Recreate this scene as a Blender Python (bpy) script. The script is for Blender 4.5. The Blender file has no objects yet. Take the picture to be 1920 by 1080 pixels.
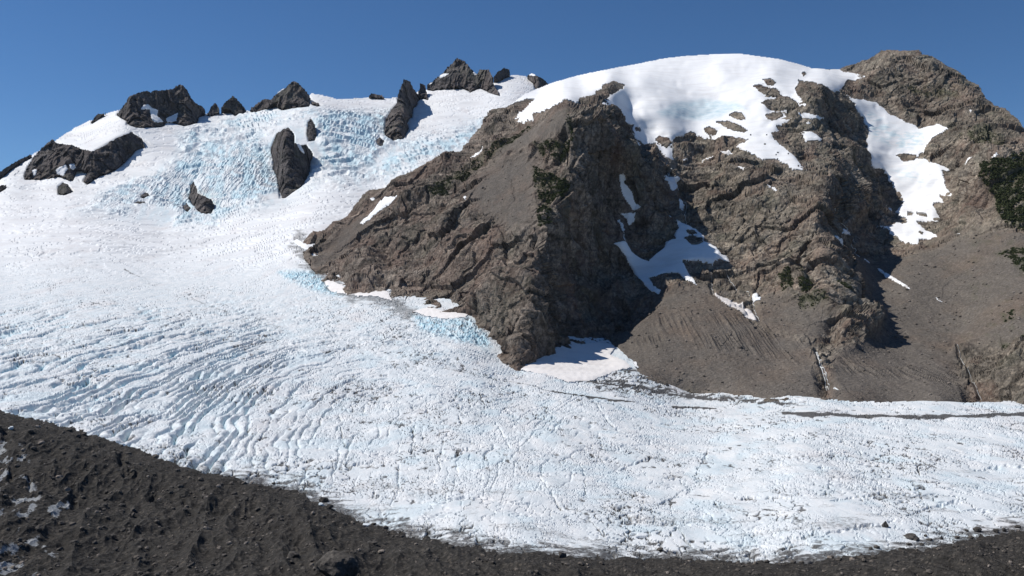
import bpy, math, random
import numpy as np

random.seed(7)
RNG = np.random.default_rng(11)
F = 1507.0            # focal length of the lens, in units of a 1920 wide frame
CX, CY = 960.0, 540.0
f32 = np.float32

scene = bpy.context.scene
COL = scene.collection

# ------------------------------------------------------------------ noise
_perm = RNG.permutation(256).astype(np.int32)
_perm = np.concatenate([_perm, _perm, _perm])
_g3 = RNG.normal(size=(256, 3)); _g3 /= np.linalg.norm(_g3, axis=1)[:, None]; _g3 = _g3.astype(f32)
_ga = RNG.uniform(0, 2 * np.pi, 256); _g2 = np.stack([np.cos(_ga), np.sin(_ga)], 1).astype(f32)

def _fade(t): return t * t * t * (t * (t * 6 - 15) + 10)

def n2(x, y, s=0):
    x = np.asarray(x, f32) + f32(s * 17.31); y = np.asarray(y, f32) + f32(s * 9.77)
    x0 = np.floor(x); y0 = np.floor(y)
    ix = x0.astype(np.int32) & 255; iy = y0.astype(np.int32) & 255
    fx = x - x0; fy = y - y0; u = _fade(fx); v = _fade(fy)
    def g(dx, dy):
        h = _perm[_perm[(ix + dx) & 255] + ((iy + dy) & 255)]
        return _g2[h, 0] * (fx - dx) + _g2[h, 1] * (fy - dy)
    a = g(0, 0); b = g(1, 0); c = g(0, 1); d = g(1, 1)
    return (a + u * (b - a) + v * ((c + u * (d - c)) - (a + u * (b - a)))) * f32(1.5)

def n3(x, y, z, s=0):
    x = np.asarray(x, f32) + f32(s * 17.31); y = np.asarray(y, f32) + f32(s * 9.77); z = np.asarray(z, f32) + f32(s * 5.13)
    x0 = np.floor(x); y0 = np.floor(y); z0 = np.floor(z)
    ix = x0.astype(np.int32) & 255; iy = y0.astype(np.int32) & 255; iz = z0.astype(np.int32) & 255
    fx = x - x0; fy = y - y0; fz = z - z0
    u = _fade(fx); v = _fade(fy); w = _fade(fz)
    def g(dx, dy, dz):
        h = _perm[_perm[_perm[(ix + dx) & 255] + ((iy + dy) & 255)] + ((iz + dz) & 255)]
        return _g3[h, 0] * (fx - dx) + _g3[h, 1] * (fy - dy) + _g3[h, 2] * (fz - dz)
    def lerp(a, b, t): return a + t * (b - a)
    return lerp(lerp(lerp(g(0,0,0), g(1,0,0), u), lerp(g(0,1,0), g(1,1,0), u), v),
                lerp(lerp(g(0,0,1), g(1,0,1), u), lerp(g(0,1,1), g(1,1,1), u), v), w) * f32(1.6)

def fbm2(x, y, o=4, s=0, gain=.5):
    r = 0; a = 1.0
    for i in range(o):
        r = r + a * n2(x * 2.03 ** i, y * 2.03 ** i, s + i); a *= gain
    return r

def fbm3(x, y, z, o=4, s=0, gain=.5):
    r = 0; a = 1.0
    for i in range(o):
        k = 2.03 ** i
        r = r + a * n3(x * k, y * k, z * k, s + i); a *= gain
    return r

def ridge3(x, y, z, o=4, s=0, gain=.5):
    r = 0; a = 1.0; w = 1.0
    for i in range(o):
        k = 2.07 ** i
        n = 1 - np.abs(n3(x * k, y * k, z * k, s + i)) * 1.6
        n = np.clip(n, 0, 1) ** 2
        r = r + a * n * w; w = np.clip(n * 1.6, 0.15, 1); a *= gain
    return r

def ridge2(x, y, o=4, s=0, gain=.5):
    r = 0; a = 1.0
    for i in range(o):
        k = 2.07 ** i
        n = np.clip(1 - np.abs(n2(x * k, y * k, s + i)) * 1.7, 0, 1) ** 2
        r = r + a * n; a *= gain
    return r

_cell = RNG.random((256, 6)).astype(f32)
def facets3(x, y, z, s=0):
    """broken rock: every cell is a block with its own tilt; returns (height, nearest/second gap)"""
    x = np.asarray(x, f32) + f32(s * 7.3); y = np.asarray(y, f32); z = np.asarray(z, f32)
    x0 = np.floor(x); y0 = np.floor(y); z0 = np.floor(z)
    ix = x0.astype(np.int32); iy = y0.astype(np.int32); iz = z0.astype(np.int32)
    fx = x - x0; fy = y - y0; fz = z - z0
    d1 = np.full(x.shape, 9, f32); d2 = d1.copy(); hh = np.zeros(x.shape, f32)
    for dx in (-1, 0, 1):
        for dy in (-1, 0, 1):
            for dz in (-1, 0, 1):
                h = _perm[_perm[_perm[(ix + dx) & 255] + ((iy + dy) & 255)] + ((iz + dz) & 255)]
                c = _cell[h]
                px = fx - dx - c[:, 0] if fx.ndim == 1 else fx - dx - c[..., 0]
                py = fy - dy - c[..., 1]; pz = fz - dz - c[..., 2]
                d = px * px + py * py + pz * pz
                hv = (c[..., 3] - .5) * 1.1 + (c[..., 4] - .5) * 1.8 * px + (c[..., 5] - .5) * 1.8 * pz + (c[..., 3] * 7 % 1 - .5) * 1.5 * py
                m = d < d1
                d2 = np.where(m, d1, np.minimum(d2, d)); hh = np.where(m, hv, hh); d1 = np.where(m, d, d1)
    return hh, np.sqrt(d2) - np.sqrt(d1)

def cells2(x, y, s=0):
    """2-D cells: distance gap to the cell border and a random value per cell"""
    x = np.asarray(x, f32) + f32(s * 7.3); y = np.asarray(y, f32) + f32(s * 3.1)
    x0 = np.floor(x); y0 = np.floor(y); ix = x0.astype(np.int32); iy = y0.astype(np.int32)
    fx = x - x0; fy = y - y0
    d1 = np.full(x.shape, 9, f32); d2 = d1.copy(); hv = np.zeros(x.shape, f32)
    for dx in (-1, 0, 1):
        for dy in (-1, 0, 1):
            c = _cell[_perm[_perm[(ix + dx) & 255] + ((iy + dy) & 255)]]
            px = fx - dx - c[..., 0]; py = fy - dy - c[..., 1]
            d = px * px + py * py
            m = d < d1
            d2 = np.where(m, d1, np.minimum(d2, d)); hv = np.where(m, c[..., 3] + (c[..., 4] - .5) * px + (c[..., 5] - .5) * py, hv); d1 = np.where(m, d, d1)
    return np.sqrt(d2) - np.sqrt(d1), hv

def smooth(a, b, x):
    t = np.clip((x - a) / (b - a), 0, 1); return t * t * (3 - 2 * t)

def blur(a, r):
    r = int(max(1, r))
    for ax in (0, 1):
        for _ in range(2):
            p = np.pad(a, [(r + 1, r) if i == ax else (0, 0) for i in (0, 1)], mode='edge')
            c = np.cumsum(p, axis=ax, dtype=np.float64)
            n = a.shape[ax]
            a = (np.take(c, range(2 * r + 1, 2 * r + 1 + n), ax) - np.take(c, range(0, n), ax)) / (2 * r + 1)
    return a.astype(f32)

# ------------------------------------------------------------------ survey points -> smooth surfaces
class Field:
    """surface through survey points (bearing, elevation angle, distance)"""
    def __init__(self, pts, beta=1.5, reg=1e-3):
        p = np.array(pts, float)
        self.c = p[:, :2] / 500.0; v = 1000.0 / p[:, 2]; self.b = beta
        n = len(p)
        A = np.linalg.norm(self.c[:, None] - self.c[None], axis=2) ** beta
        A = A * (-1 if beta < 2 else 1) + np.eye(n) * reg
        Q = np.concatenate([np.ones((n, 1)), self.c], 1)
        M = np.block([[A, Q], [Q.T, np.zeros((3, 3))]])
        s = np.linalg.solve(M, np.concatenate([v, np.zeros(3)]))
        self.w = s[:n] * (-1 if beta < 2 else 1); self.a = s[n:]
    def raw(self, x, y):
        x = np.asarray(x, float) / 500; y = np.asarray(y, float) / 500
        r = self.a[0] + self.a[1] * x + self.a[2] * y
        for (cx, cy), w in zip(self.c, self.w):
            r = r + w * ((x - cx) ** 2 + (y - cy) ** 2) ** (self.b / 2)
        return 1000.0 / r
    def grid(self, xs, ys, k=5):
        """evaluate on a coarse lattice, then interpolate smoothly"""
        cx = np.arange(xs[0] - 2 * k, xs[-1] + 3 * k, k); cy = np.arange(ys[0] - 2 * k, ys[-1] + 3 * k, k)
        C = np.clip(1000.0 / self.raw(*np.meshgrid(cx, cy)), .16, 12); C = blur(C.astype(f32), 1).astype(float)
        def interp(C, src, dst, ax):
            t = (dst - src[0]) / k; i = np.clip(np.floor(t).astype(int), 1, len(src) - 3); u = t - i
            w = [(-u + 2 * u**2 - u**3) / 2, (2 - 5 * u**2 + 3 * u**3) / 2, (u + 4 * u**2 - 3 * u**3) / 2, (-u**2 + u**3) / 2]
            sh = [1, 1]; sh[ax] = -1
            return sum(np.take(C, i + j - 1, ax) * w[j].reshape(sh) for j in range(4))
        return 1000.0 / interp(interp(C, cx, xs, 1), cy, ys, 0)

def P(px, py, d):
    return np.stack([(px - CX) / F * d, d * np.ones_like(px), (CY - py) / F * d], -1)

def inside(poly, x, y):
    r = np.zeros(x.shape, bool)
    p = np.asarray(poly, float); x0, y0 = p.min(0); x1, y1 = p.max(0)
    sel = (x >= x0) & (x <= x1) & (y >= y0) & (y <= y1)
    xs = x[sel]; ys = y[sel]; q = np.zeros(xs.shape, bool)
    for (ax, ay), (bx, by) in zip(p, np.roll(p, -1, 0)):
        if ay == by: continue
        c = ((ay > ys) != (by > ys)) & (xs < (bx - ax) * (ys - ay) / (by - ay) + ax)
        q ^= c
    r[sel] = q
    return r

def edge_dist(poly, x, y, closed=True):
    p = np.asarray(poly, float); d = np.full(x.shape, 1e9)
    segs = zip(p, np.roll(p, -1, 0)) if closed else zip(p[:-1], p[1:])
    for a, b in segs:
        ab = b - a; t = np.clip(((x - a[0]) * ab[0] + (y - a[1]) * ab[1]) / (ab @ ab + 1e-9), 0, 1)
        d = np.minimum(d, np.hypot(x - a[0] - t * ab[0], y - a[1] - t * ab[1]))
    return d

# ------------------------------------------------------------------ mesh building
def tag(o, label=None, cat=None, group=None, kind=None):
    if label: o['label'] = label
    if cat: o['category'] = cat
    if group: o['group'] = group
    if kind: o['kind'] = kind
    return o

def raw_mesh(name, V, polys_list, mat, parent=None, smooth_=True, attrs=None):
    """V (n,3); polys_list: list of int arrays (m,k)"""
    me = bpy.data.meshes.new(name)
    V = np.ascontiguousarray(V, f32)
    me.vertices.add(len(V)); me.vertices.foreach_set('co', V.ravel())
    loops = np.concatenate([q.ravel() for q in polys_list]).astype(np.int32)
    sizes = np.concatenate([np.full(len(q), q.shape[1]) for q in polys_list]).astype(np.int32)
    starts = np.concatenate([[0], np.cumsum(sizes)[:-1]]).astype(np.int32)
    me.loops.add(len(loops)); me.loops.foreach_set('vertex_index', loops)
    me.polygons.add(len(sizes)); me.polygons.foreach_set('loop_start', starts)
    me.update(calc_edges=True); me.validate()
    if attrs:
        for k, a in attrs.items():
            at = me.attributes.new(k, 'FLOAT_COLOR', 'POINT')
            full = np.ones((len(V), 4), f32); a = np.asarray(a, f32); full[:, :a.shape[1]] = a
            at.data.foreach_set('color', full.ravel())
    me.polygons.foreach_set('use_smooth', np.full(len(sizes), bool(smooth_)))
    me.materials.append(mat)
    o = bpy.data.objects.new(name, me); COL.objects.link(o)
    if parent: o.parent = parent
    return o

def sheet(name, X, fmask, mat, skirt, attrs=None, smooth_=True, parent=None, skirt_vec=None):
    """faces of the survey lattice X (ny,nx,3) chosen by fmask, closed at the back by a skirt.
    skirt: list of (metres away from the viewer's side, metres down)"""
    ny, nx = X.shape[:2]
    j, i = np.nonzero(fmask)
    v00 = j * nx + i
    quads = np.stack([v00 + nx, v00 + nx + 1, v00 + 1, v00], 1)
    used, inv = np.unique(quads, return_inverse=True)
    quads = inv.reshape(quads.shape)
    V = X.reshape(-1, 3)[used].astype(f32)
    e = np.concatenate([quads[:, [a, (a + 1) % 4]] for a in range(4)])
    key = np.sort(e, 1); key = key[:, 0].astype(np.int64) * len(V) + key[:, 1]
    _, idx, cnt = np.unique(key, return_index=True, return_counts=True)
    be = e[idx[cnt == 1]]
    polys = [quads]; src = np.arange(len(V))
    if skirt:
        bv, binv = np.unique(be, return_inverse=True); be_l = binv.reshape(be.shape)
        base = V[bv]
        hd = base[:, :2] / np.linalg.norm(base[:, :2], axis=1)[:, None]
        prev = bv; allV = [V]; off = len(V); srcs = [src]
        for (bk, dn) in [(0, 0)] + list(skirt):
            nv = base.copy()
            if skirt_vec is not None:
                nv += skirt_vec.reshape(-1, 3)[used][bv] * bk
            else:
                nv[:, :2] += hd * bk; nv[:, 2] -= dn
            ids = off + np.arange(len(bv)); off += len(bv); allV.append(nv); srcs.append(bv)
            if bk or dn: polys.append(np.stack([prev[be_l[:, 1]], prev[be_l[:, 0]], ids[be_l[:, 0]], ids[be_l[:, 1]]], 1))
            prev = ids
        V = np.concatenate(allV); src = np.concatenate(srcs)
    at = None
    if attrs: at = {k: a.reshape(-1, a.shape[-1])[used][src] for k, a in attrs.items()}
    return raw_mesh(name, V, polys, mat, parent, smooth_, at)

def normals(X):
    gx = np.gradient(X, axis=1); gy = np.gradient(X, axis=0)
    n = np.cross(gx, gy); n /= np.linalg.norm(n, axis=2)[..., None] + 1e-9
    s = np.sign(-(n * X).sum(2)); s[s == 0] = 1
    return n * s[..., None]

def fm(m):   # vertex mask -> face mask
    return m[:-1, :-1] & m[1:, :-1] & m[:-1, 1:] & m[1:, 1:]
# ------------------------------------------------------------------ materials
def new_mat(name):
    m = bpy.data.materials.new(name); m.use_nodes = True
    nt = m.node_tree; nt.nodes.clear()
    return m, nt

class NT:
    def __init__(s, nt): s.nt = nt
    def n(s, t, **kw):
        x = s.nt.nodes.new(t)
        for k, v in kw.items():
            if k in ('operation', 'blend_type', 'data_type', 'attribute_name', 'feature', 'noise_dimensions', 'normalize', 'distance'): setattr(x, k, v)
            else: x.inputs[k].default_value = v
        return x
    def l(s, a, b): s.nt.links.new(a, b)
    def pos(s, scale=(1, 1, 1), rot=(0, 0, 0)):
        g = s.n('ShaderNodeNewGeometry'); m = s.n('ShaderNodeMapping')
        m.inputs['Scale'].default_value = scale; m.inputs['Rotation'].default_value = rot
        s.l(g.outputs['Position'], m.inputs['Vector']); return m.outputs['Vector']
    def noise(s, vec, scale, detail=5, rough=.6, dist=0):
        x = s.n('ShaderNodeTexNoise'); x.inputs['Scale'].default_value = scale; x.inputs['Detail'].default_value = detail
        x.inputs['Roughness'].default_value = rough; x.inputs['Distortion'].default_value = dist
        s.l(vec, x.inputs['Vector']); return x.outputs['Fac']
    def ramp(s, fac, stops):
        r = s.n('ShaderNodeValToRGB'); e = r.color_ramp.elements
        while len(e) < len(stops): e.new(.5)
        for k, (p, c) in zip(e, stops):
            k.position = p; k.color = (*c, 1) if len(c) == 3 else c
        s.l(fac, r.inputs['Fac']); return r.outputs['Color']
    def mapr(s, v, a, b, c=0, d=1):
        m = s.n('ShaderNodeMapRange'); m.inputs['From Min'].default_value = a; m.inputs['From Max'].default_value = b
        m.inputs['To Min'].default_value = c; m.inputs['To Max'].default_value = d; s.l(v, m.inputs['Value']); return m.outputs['Result']
    def mix(s, fac, a, b, mode='MIX'):
        m = s.n('ShaderNodeMix'); m.data_type = 'RGBA'; m.blend_type = mode
        for sock, v in ((m.inputs['Factor'], fac), (m.inputs['A'] if False else m.inputs[6], a), (m.inputs[7], b)):
            if isinstance(v, (int, float)): sock.default_value = v
            elif isinstance(v, tuple): sock.default_value = (*v, 1)
            else: s.l(v, sock)
        return m.outputs[2]
    def math(s, op, a, b=0.0):
        m = s.n('ShaderNodeMath'); m.operation = op
        for k, v in enumerate((a, b)):
            if isinstance(v, (int, float)): m.inputs[k].default_value = v
            else: s.l(v, m.inputs[k])
        return m.outputs[0]
    def attr(s, name):
        a = s.n('ShaderNodeAttribute'); a.attribute_name = name
        sp = s.n('ShaderNodeSeparateColor'); s.l(a.outputs['Color'], sp.inputs['Color'])
        return sp.outputs
    def bump(s, h, strength, dist, prev=None):
        b = s.n('ShaderNodeBump'); b.inputs['Strength'].default_value = strength; b.inputs['Distance'].default_value = dist
        s.l(h, b.inputs['Height'])
        if prev is not None: s.l(prev, b.inputs['Normal'])
        return b.outputs['Normal']
    def out(s, color, rough=.9, normal=None, spec=.2):
        b = s.n('ShaderNodeBsdfPrincipled'); o = s.n('ShaderNodeOutputMaterial')
        if isinstance(color, tuple): b.inputs['Base Color'].default_value = (*color, 1)
        else: s.l(color, b.inputs['Base Color'])
        if isinstance(rough, float): b.inputs['Roughness'].default_value = rough
        else: s.l(rough, b.inputs['Roughness'])
        b.inputs['Specular IOR Level'].default_value = spec
        if normal is not None: s.l(normal, b.inputs['Normal'])
        s.l(b.outputs['BSDF'], o.inputs['Surface']); return b

M = {}
def rock_material(name, dark, mid, light, red, size=1.0, redness=.38):
    """fractured rock; attribute 'cover': R scree, G plant tint, B rust / pale tint"""
    m, nt = new_mat(name); t = NT(nt)
    p = t.pos((1, 1, .55), (0.35, 0.25, 0.1)); a = t.attr('cover')
    big = t.noise(p, .006 / size, 6, .62); med = t.noise(p, .035 / size, 8, .7, .6); fine = t.noise(p, .16 / size, 6, .72)
    f = t.math('ADD', t.math('MULTIPLY', big, .35), t.math('ADD', t.math('MULTIPLY', med, .4), t.math('MULTIPLY', fine, .25)))
    c = t.ramp(f, [(.36, dark), (.5, mid), (.62, light)])
    band = t.noise(t.pos((1, 1, 6), (.5, .55, .2)), .012 / size, 7, .68, .8)
    c = t.mix(.55, c, t.ramp(band, [(.35, (.32, .31, .30)), (.5, (.98, .97, .95)), (.66, (1.75, 1.65, 1.55))]), 'MULTIPLY')
    def cracks(scale, w):
        wv = t.n('ShaderNodeTexNoise'); wv.inputs['Scale'].default_value = scale * 2.2; wv.inputs['Detail'].default_value = 4; t.l(p, wv.inputs['Vector'])
        ad = t.n('ShaderNodeVectorMath'); ad.operation = 'MULTIPLY_ADD'; t.l(wv.outputs['Color'], ad.inputs[0]); ad.inputs[1].default_value = (.55 / scale,) * 3; t.l(p, ad.inputs[2])
        v = t.n('ShaderNodeTexVoronoi'); v.feature = 'DISTANCE_TO_EDGE'; v.inputs['Scale'].default_value = scale; t.l(ad.outputs[0], v.inputs['Vector'])
        return t.mapr(v.outputs['Distance'], 0, w, 0, 1)
    k1 = cracks(.035 / size, .10); k2 = cracks(.11 / size, .13)
    kk = t.math('MULTIPLY', t.mapr(k1, 0, 1, .45, 1), t.mapr(k2, 0, 1, .62, 1))
    bare = t.math('SUBTRACT', 1.0, a['Red'])
    km = t.math('ADD', t.math('MULTIPLY', kk, bare), t.math('SUBTRACT', 1.0, bare))
    c = t.mix(1.0, c, t.ramp(km, [(0, (.05, .05, .05)), (1, (1, 1, 1))]), 'MULTIPLY')
    gr = t.noise(t.pos((1, 1, 1), (.2, .6, .3)), .2 / size, 5, .8)
    c = t.mix(.85, c, t.ramp(gr, [(.34, (.42, .42, .43)), (.5, (.98, .98, .98)), (.66, (1.7, 1.66, 1.6))]), 'MULTIPLY')
    rf = t.math('MULTIPLY', t.mapr(t.noise(p, .011 / size, 7, .66, 1.0), .46, .64), redness)
    c = t.mix(rf, c, red)
    c = t.mix(t.math('MULTIPLY', t.mapr(t.noise(p, .017 / size, 6, .65, .6), .52, .70), .55), c, t.mix(fine, (.085, .088, .068), (.165, .165, .13)))
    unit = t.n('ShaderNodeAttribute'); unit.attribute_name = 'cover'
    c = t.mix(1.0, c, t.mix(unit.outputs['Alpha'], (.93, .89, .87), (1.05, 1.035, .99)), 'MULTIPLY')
    c = t.mix(a['Blue'], c, t.mix(med, (0.26, .20, .15), (0.36, .31, .26)))
    scr = t.ramp(t.noise(p, .30 / size, 5, .75), [(.3, tuple(x * .62 for x in mid)), (.5, tuple((x + y * .5) / 1.5 for x, y in zip(mid, dark))), (.70, tuple(x * 1.4 for x in mid))])
    strk = t.noise(t.pos((1, .10, .10)), .085, 6, .65, .3)
    scr = t.mix(.45, scr, t.ramp(strk, [(.32, (.62, .62, .63)), (.5, (.98, .97, .96)), (.68, (1.32, 1.30, 1.27))]), 'MULTIPLY')
    scr = t.mix(1.0, scr, (.86, .865, .88), 'MULTIPLY')
    scr = t.mix(t.mapr(t.noise(p, .008, 4, .6), .48, .7, 0, .6), scr, t.mix(1.0, scr, (1.12, .94, .82), 'MULTIPLY'))
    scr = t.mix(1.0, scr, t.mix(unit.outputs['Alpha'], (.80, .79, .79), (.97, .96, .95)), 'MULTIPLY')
    c = t.mix(a['Red'], c, scr)
    c = t.mix(t.math('MULTIPLY', a['Green'], .8), c, t.ramp(fine, [(.35, (.028, .04, .016)), (.65, (.07, .085, .035))]))
    b1 = t.bump(med, .6, 9 * size); b2 = t.bump(fine, .7, 3.4 * size, b1)
    b2 = t.bump(t.math('MULTIPLY', km, .6), .7, 2.0 * size, b2)
    t.out(c, .92, b2, .15); return m

M['rock'] = rock_material('brown_rock', (.068, .061, .055), (.198, .177, .154), (.35, .317, .278), (.235, .155, .124))
M['peak'] = rock_material('grey_rock', (.050, .048, .053), (.100, .094, .100), (.175, .16, .158), (.13, .10, .09), 1.6, .35)

def snow_material(name, base, dirty, amt):
    m, nt = new_mat(name); t = NT(nt)
    p = t.pos((1, 1, 1)); st = t.pos((.35, 1, 2.2), (0, 0, .2))
    d = t.mapr(t.noise(st, .035, 7, .62, .5), .48, .75)
    c = t.mix(t.math('MULTIPLY', d, amt), base, dirty)
    a = t.attr('ice')
    c = t.mix(a['Red'], c, t.ramp(t.noise(st, .12, 5, .6), [(.35, (.46, .60, .66)), (.6, (.66, .75, .78))]))
    gd = t.mapr(t.math('ADD', a['Green'], t.math('MULTIPLY', t.math('SUBTRACT', t.noise(p, .22, 6, .7), .5), 1.0)), .35, .85, 0, .75)
    c = t.mix(gd, c, (.34, .31, .28))
    n = t.bump(t.noise(st, .09, 6, .6), .35, 2.0)
    n = t.bump(t.noise(p, .6, 4, .6), .25, .5, n)
    t.out(c, .75, n, .2); return m
M['snow'] = snow_material('old_snow', (.83, .84, .85), (.62, .60, .58), .55)
M['bank_snow'] = snow_material('sun_cupped_snow', (.79, .765, .745), (.62, .575, .55), .6)
M['dirty_snow'] = snow_material('dusty_snow', (.70, .66, .63), (.42, .39, .36), .9)

def ice_material():
    """attribute 'ice': R blue ice laid bare, G dirt and painted fleck shade on the ice, B fresh snow cover"""
    m, nt = new_mat('glacier_ice'); t = NT(nt); a = t.attr('ice')
    p = t.pos(); st = t.pos((1, .45, 1), (0, 0, .25))
    f1 = t.noise(st, .09, 7, .65, .4); f2 = t.noise(p, .5, 5, .7)
    c = t.ramp(f1, [(.32, (.53, .585, .615)), (.5, (.655, .69, .71)), (.68, (.745, .755, .755))])
    sd = t.mapr(t.noise(t.pos((.5, 1, 1.5), (0, 0, .3)), .011, 7, .62, .8), .44, .68)
    c = t.mix(a['Blue'], c, t.mix(t.math('MULTIPLY', sd, .8), (.80, .81, .82), (.62, .62, .63)))
    c = t.mix(a['Red'], c, t.ramp(f2, [(.3, (.33, .55, .66)), (.65, (.55, .73, .80))]))
    pink = t.mapr(t.noise(st, .018, 6, .65), .52, .72, 0, .45)
    c = t.mix(pink, c, (.62, .57, .555))
    dd = t.mapr(t.math('ADD', a['Green'], t.math('MULTIPLY', t.math('SUBTRACT', f2, .5), 1.1)), .25, .62)
    c = t.mix(t.math('MULTIPLY', dd, .96), c, t.ramp(f2, [(.3, (.035, .034, .033)), (.7, (.105, .10, .096))]))
    n = t.bump(f1, .4, 1.6); n = t.bump(f2, .35, .5, n)
    t.out(c, .6, n, .25); return m
M['ice'] = ice_material()

def moraine_material():
    """attribute 'ice': R bare ice, G nothing, B pale gravel"""
    m, nt = new_mat('moraine_gravel'); t = NT(nt); a = t.attr('ice'); p = t.pos()
    big = t.noise(p, .02, 6, .6); f = t.noise(p, .45, 7, .72); ff = t.noise(p, 1.6, 4, .7)
    v = t.n('ShaderNodeTexVoronoi'); v.inputs['Scale'].default_value = .9; t.l(p, v.inputs['Vector'])
    hv = t.n('ShaderNodeSeparateColor'); t.l(v.outputs['Color'], hv.inputs['Color'])
    c = t.ramp(f, [(.3, (.015, .0145, .0135)), (.5, (.038, .0355, .0325)), (.70, (.083, .077, .069))])
    c = t.mix(t.mapr(hv.outputs['Red'], .86, .98, 0, .8), c, (.115, .10, .085))
    c = t.mix(t.mapr(big, .4, .7, 0, .5), c, (.034, .030, .026))
    dirt = t.mapr(t.math('ADD', a['Red'], t.math('MULTIPLY', t.math('SUBTRACT', f, .5), 1.5)), .4, .65)
    c = t.mix(dirt, c, t.ramp(ff, [(.3, (.12, .125, .13)), (.6, (.40, .42, .435))]))
    n = t.bump(f, .8, 1.4); n = t.bump(ff, .7, .45, n)
    t.out(c, .95, n, .15); return m
M['moraine'] = moraine_material()

def plain(name, stops, scale, bump=.5, rough=.9, dist=.5):
    m, nt = new_mat(name); t = NT(nt); p = t.pos(); f = t.noise(p, scale, 6, .68)
    t.out(t.ramp(f, stops), rough, t.bump(f, bump, dist), .2); return m
M['boulder'] = plain('boulder_rock', [(.3, (.035, .033, .031)), (.5, (.075, .068, .061)), (.7, (.14, .125, .11))], .9)
M['stone'] = plain('loose_stone', [(.3, (.06, .054, .047)), (.5, (.115, .10, .086)), (.7, (.20, .175, .15))], .08)
M['pale_boulder'] = plain('pale_boulder_rock', [(.3, (.14, .12, .10)), (.5, (.22, .19, .165)), (.7, (.32, .28, .25))], .9)
M['shrub'] = plain('dark_shrub_leaves', [(.3, (.024, .032, .014)), (.5, (.052, .064, .028)), (.7, (.095, .105, .048))], .35, .2)
M['grass'] = plain('alpine_grass', [(.3, (.05, .07, .02)), (.6, (.11, .13, .04))], .3, .2)
M['water'] = plain('white_water', [(.3, (.50, .54, .56)), (.6, (.80, .82, .83))], .5, .4, .4)
M['ice_chunk'] = plain('ice_block', [(.3, (.45, .55, .6)), (.6, (.75, .78, .8))], .5, .4, .5)
# ------------------------------------------------------------------ where rock stands out of the ice (outlines as surveyed)
P_ = lambda s: [tuple(float(v) for v in q.split(',')) for q in s.split()]
ISL = []
def rock_island(*a, **k): ISL.append((a, k))
rock_island('rock_peak', P_('218,214 230,199 243,180 257,173 277,170 282,173 290,168 300,170 307,168 323,167 330,161 338,157 346,162 353,171 360,185 367,193 380,199 386,207 383,215 372,218 371,230 345,236 333,231 310,228 308,235 300,237 260,238 236,233 238,226 228,221'),
  'broad dark twin topped peak with a hooked snow patch on its face', 'peak', 70, .5, 1.0,
  [(P_('262,207 268,197 278,195 286,203 297,206 295,217 308,228 290,231 283,222 280,205'), 'hooked snow patch on the face of the broad dark twin topped peak'),
   (P_('310,222 322,216 335,211 331,228 314,230'), 'snow wedge low on the right of the broad dark twin topped peak')])
rock_island('rock_peak', P_('388,216 394,202 402,192 407,195 412,203 411,211 404,214 396,217'), 'tiny dark pointed peak right of the broad twin topped peak', 'peak', 25, .6, .5)
rock_island('rock_peak', P_('413,201 425,188 437,179 445,185 455,197 463,206 459,211 450,213 440,218 436,209 424,204'), 'small dark triangular peak with a snow pad at its left foot', 'peak', 40, .6, .7)
rock_island('rock_peak', P_('170,229 180,215 200,210 190,218 173,231'), 'low dark rock fin on the skyline left of the broad peak', 'peak', 12, .4, .3)
rock_island('rock_peak', P_('467,207 483,192 495,185 508,186 520,173 537,162 548,151 557,153 573,168 583,184 580,198 550,201 528,205 519,199 521,191 511,193 500,203 480,211'), 'dark pyramid peak with a long left shoulder and snow streak', 'peak', 60, .6, .9,
  [(P_('517,175 527,168 536,163 533,168 521,176'), 'thin snow streak on the left edge of the dark pyramid peak')])
rock_island('rock_peak', P_('691,180 696,174 707,176 717,178 722,182 706,184'), 'tiny flat dark rock lump breaking the snow skyline', 'peak', 12, .4, .3)
rock_island('rock_rib', P_('733,205 746,192 744,182 750,165 757,148 768,151 774,162 784,177 788,155 797,158 803,187 793,184 784,187 781,198 774,201 773,220 757,221 761,228 768,243 763,257 737,264 720,250 723,223'), 'tall grey rock rib running down from a spire into the icefall', 'rock rib', 60, .5, 1.0)
rock_island('rock_peak', P_('800,160 812,150 827,140 838,126 848,118 857,107 873,115 885,130 893,138 900,129 917,130 925,146 923,152 931,167 938,179 917,173 900,163 890,168 882,173 867,163 847,162 823,167 803,168'), 'highest dark summit with a pointed top and jagged right shoulder', 'peak', 80, .6, 1.0,
  [(P_('822,144 833,137 844,138 836,143 826,147'), 'small snow patch on the left shoulder of the highest dark summit'), (P_('802,160 811,152 815,152 806,160'), 'thin snow streak at the left foot of the highest dark summit'),
   (P_('886,135 893,133 895,140 889,142'), 'tiny snow notch between the highest summit and its right shoulder')])
rock_island('rock_peak', P_('925,144 933,134 945,127 952,128 958,136 952,141 938,151 930,150'), 'small rounded brown peak right of the highest summit', 'peak', 35, .6, .6)
rock_island('rock_peak', P_('988,141 998,137 1010,143 1020,148 1032,160 1018,170 1003,173 1001,155 993,150'), 'dark rock shoulder with a snow cap where the great dome begins', 'peak', 35, .6, .7, [(P_('990,140 998,136 1007,141 1004,143 994,143'), 'little snow cap on the dark rock shoulder by the dome')])
rock_island('rock_cliff', P_('45,328 52,310 72,282 98,260 107,268 122,270 137,271 147,277 160,280 175,283 197,271 220,257 247,247 267,260 272,275 253,282 240,300 213,320 180,333 163,345 155,338 167,320 143,317 137,338 113,330 83,334 47,336'), 'wide grey cliff band under the snow cap on the left shoulder', 'cliff', 70, .4, 1.0,
  [(P_('104,318 123,308 128,316 120,330 108,328'), 'square snow pocket in the middle of the left cliff band'), (P_('60,319 70,316 68,329 61,331'), 'small snow pocket at the left end of the cliff band'), (P_('129,308 139,306 143,315 137,320 131,316'), 'small bright snow pocket beside the square one in the cliff band')])
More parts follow.
